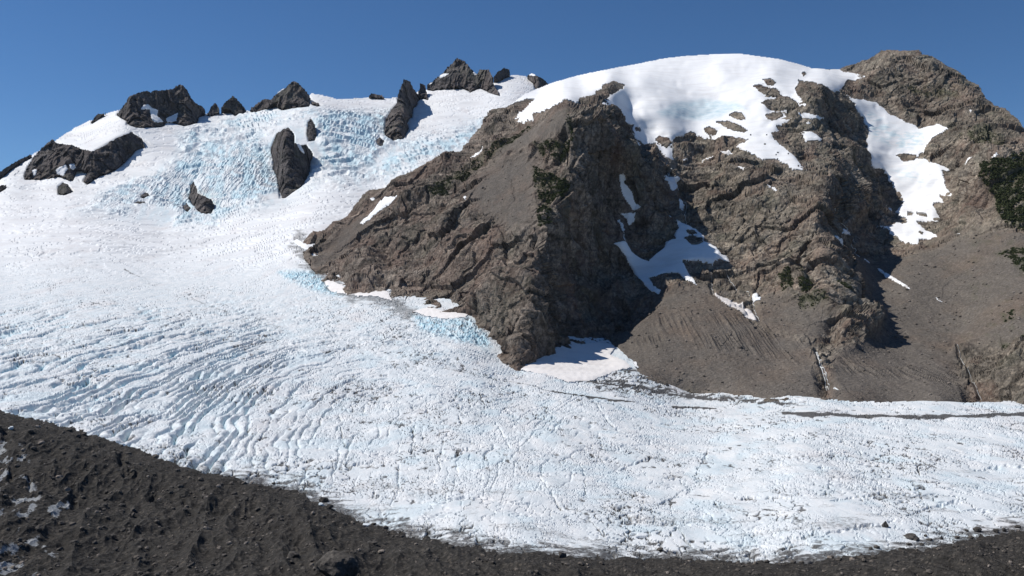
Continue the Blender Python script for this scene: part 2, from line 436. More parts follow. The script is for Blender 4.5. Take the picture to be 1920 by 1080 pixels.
rock_island('rock_cliff', P_('-40,352 -10,330 10,314 35,299 57,289 62,293 40,304 18,320 -8,342 -36,360'), 'dark ridge line on the far left skyline', 'cliff', 22, .4, .5)
rock_island('rock_outcrop', P_('-14,352 0,347 12,346 10,353 0,359 -12,360'), 'small dark rock low in the snow at the left picture edge', 'outcrop', 16, .3, .4, group='rock islands in the ice')
rock_island('rock_outcrop', P_('108,349 118,341 128,345 133,352 137,358 122,364 109,364'), 'small dark rock knob in the snow below the left cliff band', 'outcrop', 25, .3, .5, group='rock islands in the ice')
rock_island('rock_outcrop', P_('507,277 518,250 528,243 540,238 549,246 553,254 552,266 563,272 575,270 587,287 580,308 583,322 573,340 557,357 533,373 524,372 520,333 512,317 513,305'), 'large smooth grey rock island in the middle of the icefall', 'outcrop', 75, .3, .8, [(P_('554,268 560,266 570,284 571,290 562,282'), 'narrow snow streak on the right of the large rock island')], group='rock islands in the ice')
rock_island('rock_outcrop', P_('577,228 583,221 591,232 593,250 591,263 578,264 575,250'), 'slim upright rock above the large rock island', 'outcrop', 30, .3, .6, group='rock islands in the ice')
rock_island('rock_outcrop', P_('356,346 363,340 369,350 371,362 380,366 397,373 402,388 396,401 378,400 362,386 353,368 358,360'), 'brown rock knob at the bottom of the icefall', 'outcrop', 40, .3, .7, group='rock islands in the ice')
rock_island('rock_outcrop', P_('264,366 272,360 281,363 278,368 266,371'), 'small dark rock chip in the blue ice left of the brown knob', 'outcrop', 10, .3, .3, group='rock islands in the ice')
rock_island('rock_outcrop', P_('247,380 258,377 273,378 262,383'), 'thin dark rock sliver at the lower left of the icefall', 'outcrop', 8, .3, .3, group='rock islands in the ice')
rock_island('rock_outcrop', P_('343,386 350,380 358,390 352,398 345,394'), 'small dark rock left of the brown knob at the icefall bottom', 'outcrop', 12, .3, .4, group='rock islands in the ice')
rock_island('rock_outcrop', P_('706,262 712,256 721,264 717,277 708,275'), 'small dark rock cluster below the long grey rib', 'outcrop', 14, .3, .4, group='rock islands in the ice')
rock_island('rock_outcrop', P_('583,188 590,190 603,196 595,198 584,195'), 'dark rock flake on the snow right of the pyramid peak', 'outcrop', 8, .3, .3, group='rock islands in the ice')
# ------------------------------------------------------------------ the glacier
GL = Field([(2800,1050,355),(2800,850,583),(2700,764,790),(-900,1050,350),(-900,770,580),(-900,600,1000),(-900,450,1900),(-800,400,2300),
    (960,1050,355),(300,1050,355),(1600,1050,355),(-200,1050,350),(2100,1050,355),(960,950,441),(1500,950,441),(2000,950,441),(960,850,583),(1500,850,583),(2050,850,583),
    (960,770,770),(1300,740,1000),(1600,756,850),(1920,763,800),(2140,764,795),(1450,750,900),
    (-200,770,600),(0,775,620),(-200,600,1100),(0,600,1150),(0,500,1700),(-200,500,1650),(0,400,2300),(-200,420,2200),(300,430,2250),(300,520,1620),(300,620,1090),(300,720,800),
    (580,460,1750),(600,520,1500),(700,550,1330),(800,580,1220),(880,600,1150),(972,692,985),(500,700,880),(500,850,575),(500,600,1200),(700,640,1050),(700,750,790),
    (1060,645,1150),(1140,640,1230),(1200,680,1090),(1000,680,1010),
    (0,300,2950),(-200,400,2600),(100,262,3050),(230,205,3250),(380,213,3500),(470,207,3600),(590,178,3700),(740,182,3800),(850,163,3900),(950,143,4050),(1010,150,4100),
    (1000,200,3500),(900,240,3200),(850,290,2850),(700,380,2400),(640,400,2200),(540,372,2550),(400,395,2480),(530,250,3050),(750,250,3200),(150,338,2700),(60,340,2700),(240,300,2850),(300,340,2680),
    (430,320,2750),(640,300,2850),(1100,300,2900),(1200,400,2000)])
MTN_OUT = [(567,450),(576,440),(587,433),(607,428),(647,400),(677,362),(693,352),(723,350),(733,337),(770,317),(803,300),(817,291),(860,281),(872,268),(885,252),(900,237),(908,222),(923,204),
    (947,202),(983,178),(1033,157),(1083,143),(1140,131),(1199,120),(1244,111),(1288,105),(1347,102),(1392,103),(1436,108),(1466,113),(1495,121),(1522,129),(1545,128),(1572,130),(1590,122),(1612,112),
    (1630,105),(1655,95),(1680,92),(1700,95),(1724,92),(1729,101),(1748,107),(1765,115),(1785,125),(1800,136),(1812,147),(1835,160),(1846,175),(1852,188),(1866,197),(1885,202),(1897,213),(1910,225),
    (1925,245),(1960,252),(2010,275),(2080,300),(2150,330),(2400,300),(2690,330),(2690,806),(1920,786),(1760,788),(1600,784),(1450,774),(1300,762),(1200,716),(1160,696),(1140,668),(1060,664),(1010,682),(972,700),(950,688),(920,658),(900,628),(884,600),
    (825,592),(770,590),(730,562),(650,556),(640,542),(600,527),(585,505),(568,482)]
gx = np.concatenate([np.arange(-900, -60, 8.0), np.arange(-60, 1985, 1.5), np.arange(1990, 2800, 8.0)]); gy = np.arange(118, 1112, 1.5)
PX, PY = np.meshgrid(gx, gy)
GD = GL.grid(gx, gy)
GB = P(PX, PY, GD)
X0, Y0 = GB[..., 0].astype(f32), GB[..., 1].astype(f32)

sky_line = np.array([(-900,430),(-230,425),(-100,372),(0,325),(30,306),(60,289),(85,272),(103,262),(140,238),(170,224),(200,212),(230,203),(300,205),(380,212),(420,212),(470,207),(530,199),(575,184),(584,174),(600,177),(640,185),
    (670,183),(700,181),(730,184),(760,176),(800,166),(860,163),(915,158),(935,150),(950,141),(968,140),(987,142),(1000,150),(1040,170),(1100,200),(1200,260),(2200,700),(2800,700)])
top = np.interp(gx, sky_line[:, 0], sky_line[:, 1]) + 1.0 * n2(gx / 40, gx * 0, 3) + .7 * n2(gx / 9, gx * 0, 4)
gmask = PY > top[None]
gmask &= ~(inside(MTN_OUT, PX, PY) & (edge_dist(MTN_OUT, PX, PY) > 34))

def soft(poly, r, px=None, py=None):
    px = PX if px is None else px; py = PY if py is None else py
    s = inside(poly, px, py); d = edge_dist(poly, px, py)
    return smooth(-r, r, np.where(s, d, -d)).astype(f32)

w_fall = soft([(120,405),(215,350),(300,318),(330,285),(330,250),(400,220),(520,203),(590,205),(735,208),(770,262),(830,255),(905,222),(900,262),(870,285),(760,322),(700,350),(640,352),(600,335),(560,372),(530,385),(480,388),(440,400),(400,425),(330,430),(250,410)], 26)
w_blue = np.maximum.reduce([soft(q, r) for q, r in (
    ([(180,375),(260,330),(350,300),(390,270),(460,275),(505,265),(525,350),(500,375),(440,395),(405,410),(330,415),(300,370)], 22),
    ([(330,260),(365,248),(375,270),(350,285)], 8), ([(415,228),(470,210),(530,203),(500,230),(440,245)], 10),
    ([(560,205),(640,215),(735,215),(730,250),(700,300),(640,320),(600,310),(595,240)], 20),
    ([(765,262),(830,255),(905,225),(890,270),(820,300),(720,340),(690,330)], 16))])
w_smooth = np.maximum.reduce([soft(q, r) for q, r in (
    ([(-220,400),(90,345),(180,345),(130,395),(240,425),(400,440),(560,380),(640,395),(560,425),(400,450),(200,455),(-220,450)], 18),
    ([(100,255),(230,190),(300,235),(330,240),(320,300),(200,352),(160,350),(270,290),(280,250),(250,240),(180,275),(110,275)], 12),
    ([(590,165),(760,170),(745,200),(640,205),(590,195)], 8), ([(790,150),(1010,120),(1000,190),(920,215),(800,245),(775,240)], 12))])
lower = smooth(440, 560, PY)

# crevasse families: lines the survey followed, four crevasses between neighbours
fam = [
    [(-220,720),(0,700),(100,672),(200,640),(300,618),(450,600),(600,588),(740,588),(860,598)],
    [(-220,800),(0,762),(100,730),(200,690),(300,660),(400,630),(550,608),(700,603),(850,612),(910,620)],
    [(0,830),(100,800),(200,760),(300,710),(400,665),(500,635),(650,617),(800,622),(905,638)],
    [(120,860),(200,830),(270,790),(350,740),(430,690),(520,655),(640,635),(780,637),(930,668)],
    [(260,890),(330,860),(370,810),(420,760),(480,710),(560,675),(680,655),(800,657),(920,688)],
    [(400,930),(450,900),(480,830),(510,770),(560,720),(640,690),(740,677),(860,682)],
    [(540,980),(560,930),(580,850),(600,790),(650,740),(720,712),(800,700),(900,705)],
    [(670,1000),(680,950),(690,860),(710,790),(760,745),(850,722),(950,725)],
    [(810,1020),(815,900),(830,820),(870,775),(960,755)]]
fp = []
for k, line in enumerate(fam):
    l = np.array(line, float)
    for x, y in l: fp.append((x, y, 100.0 + k))
fp += [(0,600,98.3),(300,560,98.6),(600,560,99.2),(0,500,96.5),(300,470,96.8),(600,500,98),(-220,600,97.8),(1200,800,110.5),(1200,1000,112.5),(1100,740,109.5)]
class Phi(Field): pass
ph = Phi([(x, y, 1000.0 / v) for x, y, v in fp], 1.5, 5e-3)
PH = ph.raw(PX[::4, ::4], PY[::4, ::4]); PH = 1000.0 / PH
def up(A):
    iy = np.arange(PX.shape[0]) / 4.0; ix = np.arange(PX.shape[1]) / 4.0
    y0 = np.minimum(iy.astype(int), A.shape[0] - 2); x0 = np.minimum(ix.astype(int), A.shape[1] - 2)
    ty = (iy - y0)[:, None]; tx = (ix - x0)[None]
    return (A[y0][:, x0] * (1 - ty) * (1 - tx) + A[y0 + 1][:, x0] * ty * (1 - tx) + A[y0][:, x0 + 1] * (1 - ty) * tx + A[y0 + 1][:, x0 + 1] * ty * tx)
phi = (up(PH) * 5.6).astype(f32)
warp = fbm2(X0 / 60, Y0 / 120, 4, 21)
phi = phi + warp * .8 + .36 * n2(X0 / 15, Y0 / 30, 25) + .16 * n2(X0 / 5, Y0 / 10, 26)
tt = phi - np.floor(phi); kk = np.floor(phi)
seg = fbm2(X0 / 75 + kk * 3.7, Y0 / 170 + kk * 1.9, 4, 31)                 # each crevasse opens and closes along its length
w_crev = np.clip(np.maximum.reduce([
    soft([(-220,610),(200,590),(450,590),(620,600),(560,690),(520,760),(440,900),(200,900),(-220,900)], 60) * 1.0,
    soft([(560,575),(760,575),(900,610),(930,660),(800,680),(560,700),(480,720)], 40) * 1.0,
    soft([(450,650),(950,690),(1000,760),(760,820),(560,900),(420,920)], 60) * .62, soft([(800,690),(1200,730),(1300,830),(900,930),(600,960),(650,860)], 70) * .3]), 0, 1)
thin = smooth(420, 720, PX + .3 * (PY - 700))
seg = seg + thin * (.5 * fbm2(X0 / 16 + kk * 5.1, Y0 / 26 + kk * 2.3, 2, 33) - .08)
w_crev = w_crev * (1 - .5 * soft([(350,770),(560,730),(570,940),(380,910)], 45))
opening = smooth(-.6 + .3 * thin, .4 + .1 * thin, seg)
thin = smooth(420, 720, PX + .3 * (PY - 700))
width = (.105 + .10 * opening) * (1 - .58 * thin)
prof = np.exp(-np.abs((tt - .5) / width) ** 1.4)
# old crevasse remnants and hummocks between
hum1 = ridge2(X0 / 20, Y0 / 26, 3, 41); hum2 = fbm2(X0 / 7.5, Y0 / 11, 3, 45)
gap, cv = cells2(X0 / 10 + .5 * n2(X0 / 9, Y0 / 9, 51), Y0 / 17 + .5 * n2(X0 / 9, Y0 / 9, 52), 3)
crk = np.exp(-(gap / .07) ** 2) * smooth(-.15, .4, fbm2(X0 / 45, Y0 / 70, 3, 55))
gap2, cv2 = cells2(X0 / 17 + .35 * n2(X0 / 9, Y0 / 9, 53), Y0 / 34 + .3 * n2(X0 / 9, Y0 / 9, 54), 5)
crk2 = np.exp(-(gap2 / .045) ** 2) * smooth(.0, .35, fbm2(X0 / 90, Y0 / 140, 3, 57))
pits = smooth(.42, .8, fbm2(X0 / 9, Y0 / 15, 3, 61)) 
fine_zone = lower * (1 - w_smooth)
fleck = smooth(.20, .55, fbm2((X0 + .45 * Y0) / 1.7 + .3 * n2(X0 / 8, Y0 / 8, 63), Y0 / 3.4, 3, 65)) * smooth(-.35, .4, fbm2(X0 / 38, Y0 / 50, 3, 67)) * smooth(1500, 700, Y0) * (.5 + .5 * smooth(350, 650, PX))  # grey flecks: some dirt, plus shade of small hollows put into the colour
far = smooth(900, 1700, Y0)                                                # the upper basin is smoother
dz = fine_zone * ((cv - .5) * .10 * (1 - .5 * far) + hum2 * (.09 - .03 * far) - .8 * crk * (1 - .4 * far) - 2.2 * crk2 * (1 - .6 * far) - .45 * pits * (1 - .4 * far) - .6 * fleck)
dz = dz + w_crev * (-(4.2 + 4.2 * opening) * (1 - .2 * thin) * opening * prof + .5 * np.sin((tt - .5) * np.pi) ** 2 * opening + (hum1 - .6) * .6 + .35 * fbm2(X0 / 6, Y0 / 9, 3, 43))
# transverse ripples of the upper basin
rip = ridge2(X0 / 55 + .6 * warp, Y0 / 38, 2, 71)
dz = dz + smooth(430, 520, PY) * far * rip * .4
# broken ice of the margins below the buttress
w_br = np.maximum(soft([(770,590),(830,600),(880,597),(912,625),(920,650),(860,640),(790,618)], 8), soft([(520,508),(590,508),(620,535),(640,555),(600,548),(540,525)], 7))
# single long cracks and melt channels of the lower tongue
LONG = [[(1158,884),(1180,872),(1204,866),(1232,856)],[(1238,944),(1270,926),(1300,912),(1334,890)],[(1310,880),(1326,846)],[(1436,1008),(1500,1003),(1560,997),(1620,986),(1662,984)],[(930,792),(942,812),(958,838)],[(1012,890),(1024,908),(1040,932),(1052,952)],[(1455,1036),(1500,1012),(1540,990)],
 [(1280,1008),(1312,1030),(1340,1044)],[(820,868),(850,856),(880,842)],[(1120,760),(1140,790),(1160,806)],[(540,876),(600,880),(660,872),(720,868)],[(480,860),(520,852),(580,850)],[(1700,968),(1740,952),(1800,940)],[(1560,940),(1610,930),(1660,934)],[(1380,934),(1460,930),(1520,936)],[(900,930),(960,944),(1010,940)],[(700,930),(760,936),(830,950)],[(1700,850),(1720,874),(1726,900)],[(1090,870),(1100,900),(1094,930)],[(770,790),(776,830),(770,850)],[(640,800),(646,836)],[(860,760),(862,800)],[(1830,880),(1880,872),(1930,876)]]
lw = np.full(PX.shape, 99.0)
jx = 5 * n2(PX / 17, PY / 9, 73) + 2.5 * n2(PX / 6, PY / 4, 74)
for l in LONG: lw = np.minimum(lw, edge_dist(l, PX + jx, PY + .5 * jx, False))
lcrk = (smooth(2.6, .3, lw) * smooth(-.55, .1, n2(PX / 14, PY / 8, 75))).astype(f32)
dz = dz - 1.9 * lcrk + lower * (1 - far) * 1.5 * fbm2(X0 / 48, Y0 / 55, 2, 77)
# icefall: steps and seracs
tr = ridge2(X0 / 62 + .8 * fbm2(X0 / 70, Y0 / 70, 3, 82), Y0 / 25 + .9 * fbm2(X0 / 90, Y0 / 90, 3, 83), 3, 84)
w_rib = soft([(180,380),(340,312),(420,285),(510,285),(527,350),(440,402),(330,420)], 24)
st = (Y0 * .85 + X0 * .2) / 58 + 1.25 * fbm2(X0 / 230, Y0 / 150, 4, 81); ft = st - np.floor(st)
step = smooth(0, .22, ft) * (1 - ft) * 1.25
ser = ridge2(X0 / 75 + .5 * warp, Y0 / 42, 4, 85); ser2 = ridge2(X0 / 20 + .5 * warp, Y0 / 26, 4, 88)
vert = ridge2(X0 / 13 + .7 * fbm2(X0 / 80, Y0 / 200, 2, 92), Y0 / 130, 3, 91)
active = smooth(-.45, .35, fbm2(X0 / 210, Y0 / 240, 3, 95) + .9 * w_blue - .15)
wf = w_fall * active * (1 - .85 * w_smooth)
dz = dz + wf * (14 * step * (1 - .5 * w_rib) + 2.2 * (ser - .7) + 2.6 * (tr - .6) + .6 * (ser2 - .6) + (.4 + 3.0 * w_rib) * (vert - .6)) + w_fall * 9 * fbm2(X0 / 260, Y0 / 220, 2, 87)
upper = (1 - lower)
dz = dz + upper * (1 - w_fall * .6) * (1 - .35 * w_smooth) * (1.6 * fbm2(X0 / 140, Y0 / 80, 3, 101) - 3.0 * smooth(.72, .95, ridge2(X0 / 190 + .5 * fbm2(X0 / 80, Y0 / 80, 2, 107), Y0 / 60 + .6 * fbm2(X0 / 110, Y0 / 110, 2, 108), 2, 105)))
dz = dz + w_br * (3.2 * (ridge2(X0 / 16, Y0 / 30, 3, 111) - .7) + 1.0 * (ridge2(X0 / 6, Y0 / 12, 2, 113) - .6))
_MORp = [(-900,640),(-230,700),(0,772),(60,786),(130,798),(210,826),(300,862),(380,882),(440,898),(520,912),(590,937),(640,962),(690,985),(770,1003),(850,1020),(960,1036),(1050,1043),(1120,1046),(1200,1048),(1300,1046),(1450,1058),(1540,1050),(1607,1044),(1660,1036),(1707,1031),(1773,1019),(1840,1006),(1920,993),(2140,970),(2800,940)]
under = PY - np.interp(PX, [q[0] for q in _MORp], [q[1] for q in _MORp])
dz = dz - 22 * smooth(6, 50, under)                                        # the ice dips beneath the moraine
w_isl = np.zeros(PX.shape, f32); n_isl = np.zeros(PX.shape, f32)
for (nm_, poly_, *_r), _k in ISL:
    w_isl = np.maximum(w_isl, soft(poly_, 14)); n_isl = np.maximum(n_isl, soft(poly_, 2.5))
dz = dz * (1 - .92 * w_isl) - 7 * n_isl                                     # the ice melts back round sun warmed rock
GX = GB.copy(); GX[..., 2] += dz
blue = np.clip(w_crev * opening * smooth(.25, .8, prof) * (.55 + .45 * smooth(-.3, .3, fbm2(X0 / 80, Y0 / 120, 2, 121))) * smooth(1000, 200, PX + .4 * (PY - 600)) * 1.5, 0, .95)
blue = np.maximum(blue, w_fall * (1 - .85 * w_smooth) * np.clip((.14 + .55 * smooth(-.25, .5, fbm2((X0 + .3 * Y0) / 30, Y0 / 130, 4, 97) + .5 * fbm2(X0 / 150, Y0 / 150, 2, 98))) * (.42 + .58 * w_blue) + .62 * smooth(.30, .12, ft) * (.35 + .65 * w_blue) * smooth(-.5, .3, fbm2(X0 / 60, Y0 / 60, 3, 99)) * active + .26 * smooth(.5, .1, tr) * w_blue * active, 0, .85))
blue = np.maximum(blue, w_br * smooth(1.6, .5, ridge2(X0 / 10, Y0 / 20, 3, 113)) * .98)
blue = np.maximum(blue, fine_zone * smooth(.1, .55, fbm2(X0 / 40, Y0 / 60, 4, 125)) * .22 * (1 - far))
snowc = np.clip(np.maximum(w_smooth, upper * .8 * (1 - .6 * blue)), 0, 1)
# dirt, and fleck shade painted in with it: melt hollows, crack floors, medial stripes, the debris covered margins
dirt = fine_zone * np.maximum.reduce([.62 * lcrk, .60 * fleck, .72 * crk * (1 - .5 * far), .95 * crk2 * (1 - .4 * far), .62 * pits * (1 - .6 * far), w_crev * opening * (.5 + .35 * thin) * np.exp(-((tt - .5) / .05) ** 2)]) * smooth(-.6, .25, fbm2(X0 / 70, Y0 / 90, 3, 131))
dirt = np.maximum(dirt, .34 * fine_zone * smooth(.05, .5, fbm2(X0 / 50, Y0 / 14, 4, 133)) * smooth(900, 400, Y0))
def stripe(line, w0, s, amt):
    d = edge_dist(line, PX, PY, False)
    return amt * smooth(w0, w0 * .3, d + w0 * .55 * fbm2(PX / 30, PY / 4, 3, s))
for line, w0, amt in (([(1035,733),(1080,740),(1120,745),(1150,751),(1190,754)], 2.0, 1.0), ([(1260,762),(1300,765),(1342,768)], 1.8, 1.0), ([(1470,774),(1560,778),(1650,780),(1740,781),(1820,780),(1920,777),(2100,774)], 4.6, 1.0),
                      ([(233,505),(246,512),(262,519)], 1.8, .6), ([(360,560),(380,568),(430,585)], 1.4, .5), ([(495,606),(530,614)], 1.2, .5), ([(830,690),(900,705),(980,720),(1040,735)], 1.3, .5)):
    dirt = np.maximum(dirt, stripe(line, w0, 141, amt))
for line in ([(260,446),(170,478),(98,500),(86,530),(128,580),(200,622),(300,655)], [(420,446),(310,468),(243,500),(300,540),(420,590),(560,622),(700,650),(900,700)], [(120,500),(200,560),(300,602),(430,642),(560,690)], [(40,470),(20,520),(60,580),(140,630)]):
    dirt = np.maximum(dirt, stripe(line, 13, 151, .30) * smooth(-.3, .4, fbm2(PX / 9, PY / 5, 3, 153)))
edge_r = [(1090,715),(1180,722),(1240,735),(1300,745),(1380,750),(1450,754),(1550,762),(1640,768),(1760,772),(1920,768),(2140,766)]
d = edge_dist(edge_r, PX, PY, False)
dirt = np.maximum(dirt, smooth(3.5, .5, d + 4 * fbm2(PX / 25, PY / 4, 3, 143)) * .8 * smooth(1560, 1440, PX))
fan = soft([(1100,700),(1190,690),(1260,725),(1400,745),(1400,757),(1240,745),(1120,735)], 8)
dirt = np.maximum(dirt, fan * np.maximum(.95 * smooth(.20, .04, cells2(PX / 21 + .6 * n2(PX / 13, PY / 6, 5), PY / 8 + .5 * n2(PX / 13, PY / 6, 7), 9)[0]), .62 * smooth(0, .5, fbm2(PX / 30, PY / 7, 4, 11))))
MOR = np.array([(-900,640),(-230,700),(0,772),(60,786),(130,798),(210,826),(300,862),(380,882),(440,898),(520,912),(590,937),(640,962),(690,985),(770,1003),(850,1020),(960,1036),(1050,1043),(1120,1046),(1200,1048),(1300,1046),(1450,1058),(1540,1050),(1607,1044),(1660,1036),(1707,1031),(1773,1019),(1840,1006),(1920,993),(2140,970),(2800,940)], float)
mor_y = np.interp(PX, MOR[:, 0], MOR[:, 1])
dirt = np.maximum(dirt, smooth(44, 0, mor_y - PY + 26 * fbm2(X0 / 12, Y0 / 6, 3, 145)) * .62 * smooth(150, 500, PX))
edge_l = [(560,448),(568,478),(590,505),(640,545),(730,565),(770,590)]
d = edge_dist(edge_l, PX, PY, False)
dirt = np.maximum(dirt, smooth(26, 4, d + 14 * fbm2(PX / 30, PY / 5, 3, 147)) * .5)
ice_attr = np.stack([blue, np.clip(dirt, 0, 1), snowc], -1)
glacier = sheet('glacier', GX, fm(gmask), M['ice'], [(40, 30), (250, 220)], {'ice': ice_attr}, False)
tag(glacier, 'broad white glacier tongue with blue crevasses sweeping down from the icefall', 'glacier', kind='structure')

def g_at(px, py):
    """point on the built ice under a bearing"""
    i = int(np.searchsorted(gx, px)); j = int(round((py - gy[0]) / 1.5))
    return GX[min(max(j, 0), len(gy) - 1), min(max(i, 0), len(gx) - 1)]
def g_depth(px, py): return float(GL.raw(np.array([px], float), np.array([py], float))[0])
# ------------------------------------------------------------------ the mountain: buttress, rocky face, dome, right hand summit
pts = [(1275,225,1975),(1230,215,1940),(1242,284,1830),(1250,250,1870),(1250,200,1990),(2700,330,1500),(2700,600,950),(2700,760,760),(2700,808,760),(2400,300,1600),(1163,208,1930),(1172,214,1920),(1450,775,868),(1600,786,862),(1760,790,856),(1920,788,860),(2160,808,800),(1300,764,1020),(1700,789,858),(1840,790,858),(1530,782,864),(1380,770,930),(1630,545,1330),(1612,500,1400),(1600,540,1190),(1580,480,1290),(1650,410,1650),(1680,375,1780),(1650,345,1790),(1620,350,1740),(1575,330,1570),(1545,350,1480),(1030,480,1220),(1030,620,1080),(1030,560,1140),(1160,240,1550),(1190,277,1550),(1172,222,1900),(1187,242,1880),(1204,262,1870),(1222,275,1850),(1610,400,1620),(1640,270,1930),(1628,235,2010),(1615,205,2060),(1600,185,2080),(1632,270,1960),(1620,230,2030),(1270,365,1640),(1285,340,1690),(1310,340,1690),(1330,500,1380),(1300,450,1470),(1320,400,1540),(1226,265,1865),(1580,260,1800),(1620,215,2050),(1740,330,1790),(1700,330,1830),(1660,330,1850),(1270,290,1800),(1340,330,1690),(1340,400,1550),(587,433,1790),(647,400,1810),(693,352,1830),(770,317,1810),(817,292,1810),(860,282,1860),(900,237,2030),(923,204,2120),(983,185,2130),(962,223,1930),(930,250,1900),
 (700,450,1620),(640,480,1640),(800,400,1600),(800,500,1400),(900,500,1270),(900,400,1430),(1000,300,1500),(960,380,1390),(1000,400,1310),(980,480,1190),(985,560,1072),(975,640,1010),(900,330,1610),(950,270,1690),(1060,188,1560),(1030,203,1600),
 (1080,198,1530),(1106,262,1440),(1098,300,1400),(1084,345,1330),(1060,370,1300),(1015,420,1235),(1003,480,1140),(1000,560,1060),(1060,600,1210),(1060,500,1300),(1070,430,1345),(1120,440,1440),
 (1150,520,1440),(1150,600,1290),(1110,620,1240),(1110,340,1430),(1140,300,1500),(1110,205,1530),(1143,207,1550),(1243,297,1690),(1252,335,1650),(1170,330,1590),(1180,400,1560),(1165,450,1460),
 (1215,300,1600),(1222,345,1570),(1240,400,1570),(1215,490,1450),(1240,545,1330),(1275,405,1570),(1288,380,1600),(1290,480,1420),(1290,540,1320),(1160,640,1200),(1200,600,1230),(1200,660,1130),(1200,705,1020),
 (1300,420,1530),(1350,480,1410),(1400,550,1270),(1300,340,1700),(1300,285,1820),(1400,330,1610),(1400,420,1470),(1450,300,1690),(1480,400,1420),(1500,330,1600),(1540,280,1720),(1560,210,1900),(1500,215,1870),(1590,190,2050),
 (1604,212,2040),(1612,245,1990),(1622,300,1800),(1604,340,1690),(1560,400,1400),(1540,480,1270),(1580,560,1180),(1605,620,1105),(1520,600,1140),(1450,600,1170),(1450,700,1020),(1600,700,1000),(1600,660,1060),(1300,600,1190),(1300,660,1100),(1380,640,1110),
 (1300,742,1000),(1450,752,900),(1600,760,850),(1760,768,820),(1920,768,800),(2160,768,790),
 (1694,388,1760),(1645,318,1850),(1632,252,1970),(1645,365,1760),(1652,420,1620),(1625,440,1560),(1592,425,1540),(1580,380,1540),(1598,470,1430),(1650,600,1210),(1655,640,1130),(1625,520,1390),(1612,560,1250),(1700,540,1310),(1720,460,1500),(1660,470,1510),
 (1760,360,1760),(1700,260,1980),(1655,200,2100),(1600,165,2200),(1570,140,2330),(1800,450,1450),(1800,600,1190),(1800,700,1000),(1900,350,1480),(1900,450,1300),(1900,600,1060),(1900,700,920),(1850,300,1600),(1780,300,1800),(1750,240,1980),
 (1900,240,1800),(1870,205,1930),(1780,130,2150),(1690,96,2250),(1620,112,2330),(1650,150,2180),(1720,180,2100),(1820,180,2020),(2050,285,1700),(2050,400,1400),(2050,600,1000),(2160,340,1650),
 (1347,103,2700),(1350,116,2420),(1350,140,2230),(1350,190,2080),(1300,240,1975),(1199,122,2560),(1200,150,2150),(1200,220,1905),(1083,145,2560),(1090,167,2210),(1033,159,2500),(1020,185,2160),(990,207,2010),
 (1450,111,2480),(1450,130,2190),(1450,200,1930),(1400,250,1840),(1520,130,2400),(1520,150,2110),(1505,180,1980),(1145,154,1980),(1150,195,1900),(1165,132,2480),(1545,150,2130),(1540,175,1920),(1520,165,2000),(1512,180,1930),
 (1640,560,1290),(1660,610,1200),(1700,620,1180),(1700,700,1000),(1500,500,1310),(1450,520,1290)]
contact = [(567,452),(572,478),(592,503),(606,521),(645,536),(652,549),(732,554),(768,584),(825,584),(884,592),(903,622),(925,652),(950,682),(972,694),(1010,672),(1060,652),(1140,648)]
pts += [(x, y, g_depth(x, y) - 6) for x, y in contact]
MT = Field(pts, 1.5, 2e-3)
mx = np.concatenate([np.arange(556, 1990, 1.35), np.arange(1996, 2700, 7.0)]); my = np.arange(84, 806, 1.35)
QX, QY = np.meshgrid(mx, my)
MD = MT.grid(mx, my)
MB = P(QX, QY, MD).astype(f32)
j1 = 2.2 * n2(QX / 11, QY / 11, 1) + 1.6 * n2(QX / 4.5, QY / 4.5, 2) + 1.2 * n2(QX / 2.1, QY / 2.1, 3)
j2 = 2.2 * n2(QX / 11, QY / 11, 5) + 1.6 * n2(QX / 4.5, QY / 4.5, 6) + 1.2 * n2(QX / 2.1, QY / 2.1, 7)
JX, JY = QX + j1, QY + j2
def msoft(poly, r): return soft(poly, r, QX, QY)

DOME = [(927,213),(947,202),(983,188),(1002,188),(962,223),(973,228),(997,223),(1000,213),(1030,203),(1060,187),(1080,190),(1107,180),(1143,155),(1153,152),(1170,162),(1143,180),(1117,198),(1143,198),(1149,198),(1161,207),(1170,228),(1187,237),(1184,249),(1193,258),(1204,270),(1226,271),(1238,284),(1250,292),(1270,295),(1260,284),(1260,268),(1267,258),(1288,252),(1309,253),(1335,258),(1365,258),(1404,264),(1377,274),(1395,284),(1407,287),(1430,299),(1454,298),(1472,307),(1487,315),(1522,312),(1504,307),(1495,299),(1484,287),(1469,275),(1454,261),(1445,250),(1464,243),(1454,235),(1466,231),(1490,225),(1475,218),(1472,210),(1475,203),(1495,197),(1512,198),(1495,178),(1491,169),(1498,157),(1494,150),(1530,157),(1541,150),(1526,120),(1400,90),(1200,108),(1040,140),(983,165)]
GULLY = [(1526,120),(1541,150),(1530,157),(1552,167),(1553,172),(1581,173),(1590,179),(1605,207),(1617,225),(1630,249),(1624,262),(1630,289),(1636,310),(1657,319),(1672,341),(1693,379),(1692,383),(1676,394),(1687,401),(1699,412),(1699,420),(1680,416),(1669,424),(1642,416),(1676,439),(1691,450),(1719,461),(1725,450),(1764,446),(1740,433),(1717,416),(1757,409),(1759,401),(1749,382),(1770,379),(1762,367),(1785,365),(1773,353),(1770,335),(1767,320),(1776,312),(1737,301),(1718,295),(1730,286),(1746,268),(1764,249),(1781,239),(1769,236),(1755,234),(1724,240),(1712,234),(1694,230),(1682,219),(1663,213),(1660,205),(1646,190),(1608,187),(1587,175),(1579,165),(1584,158),(1590,150),(1602,149),(1614,146),(1620,136),(1581,133),(1572,130),(1545,131)]
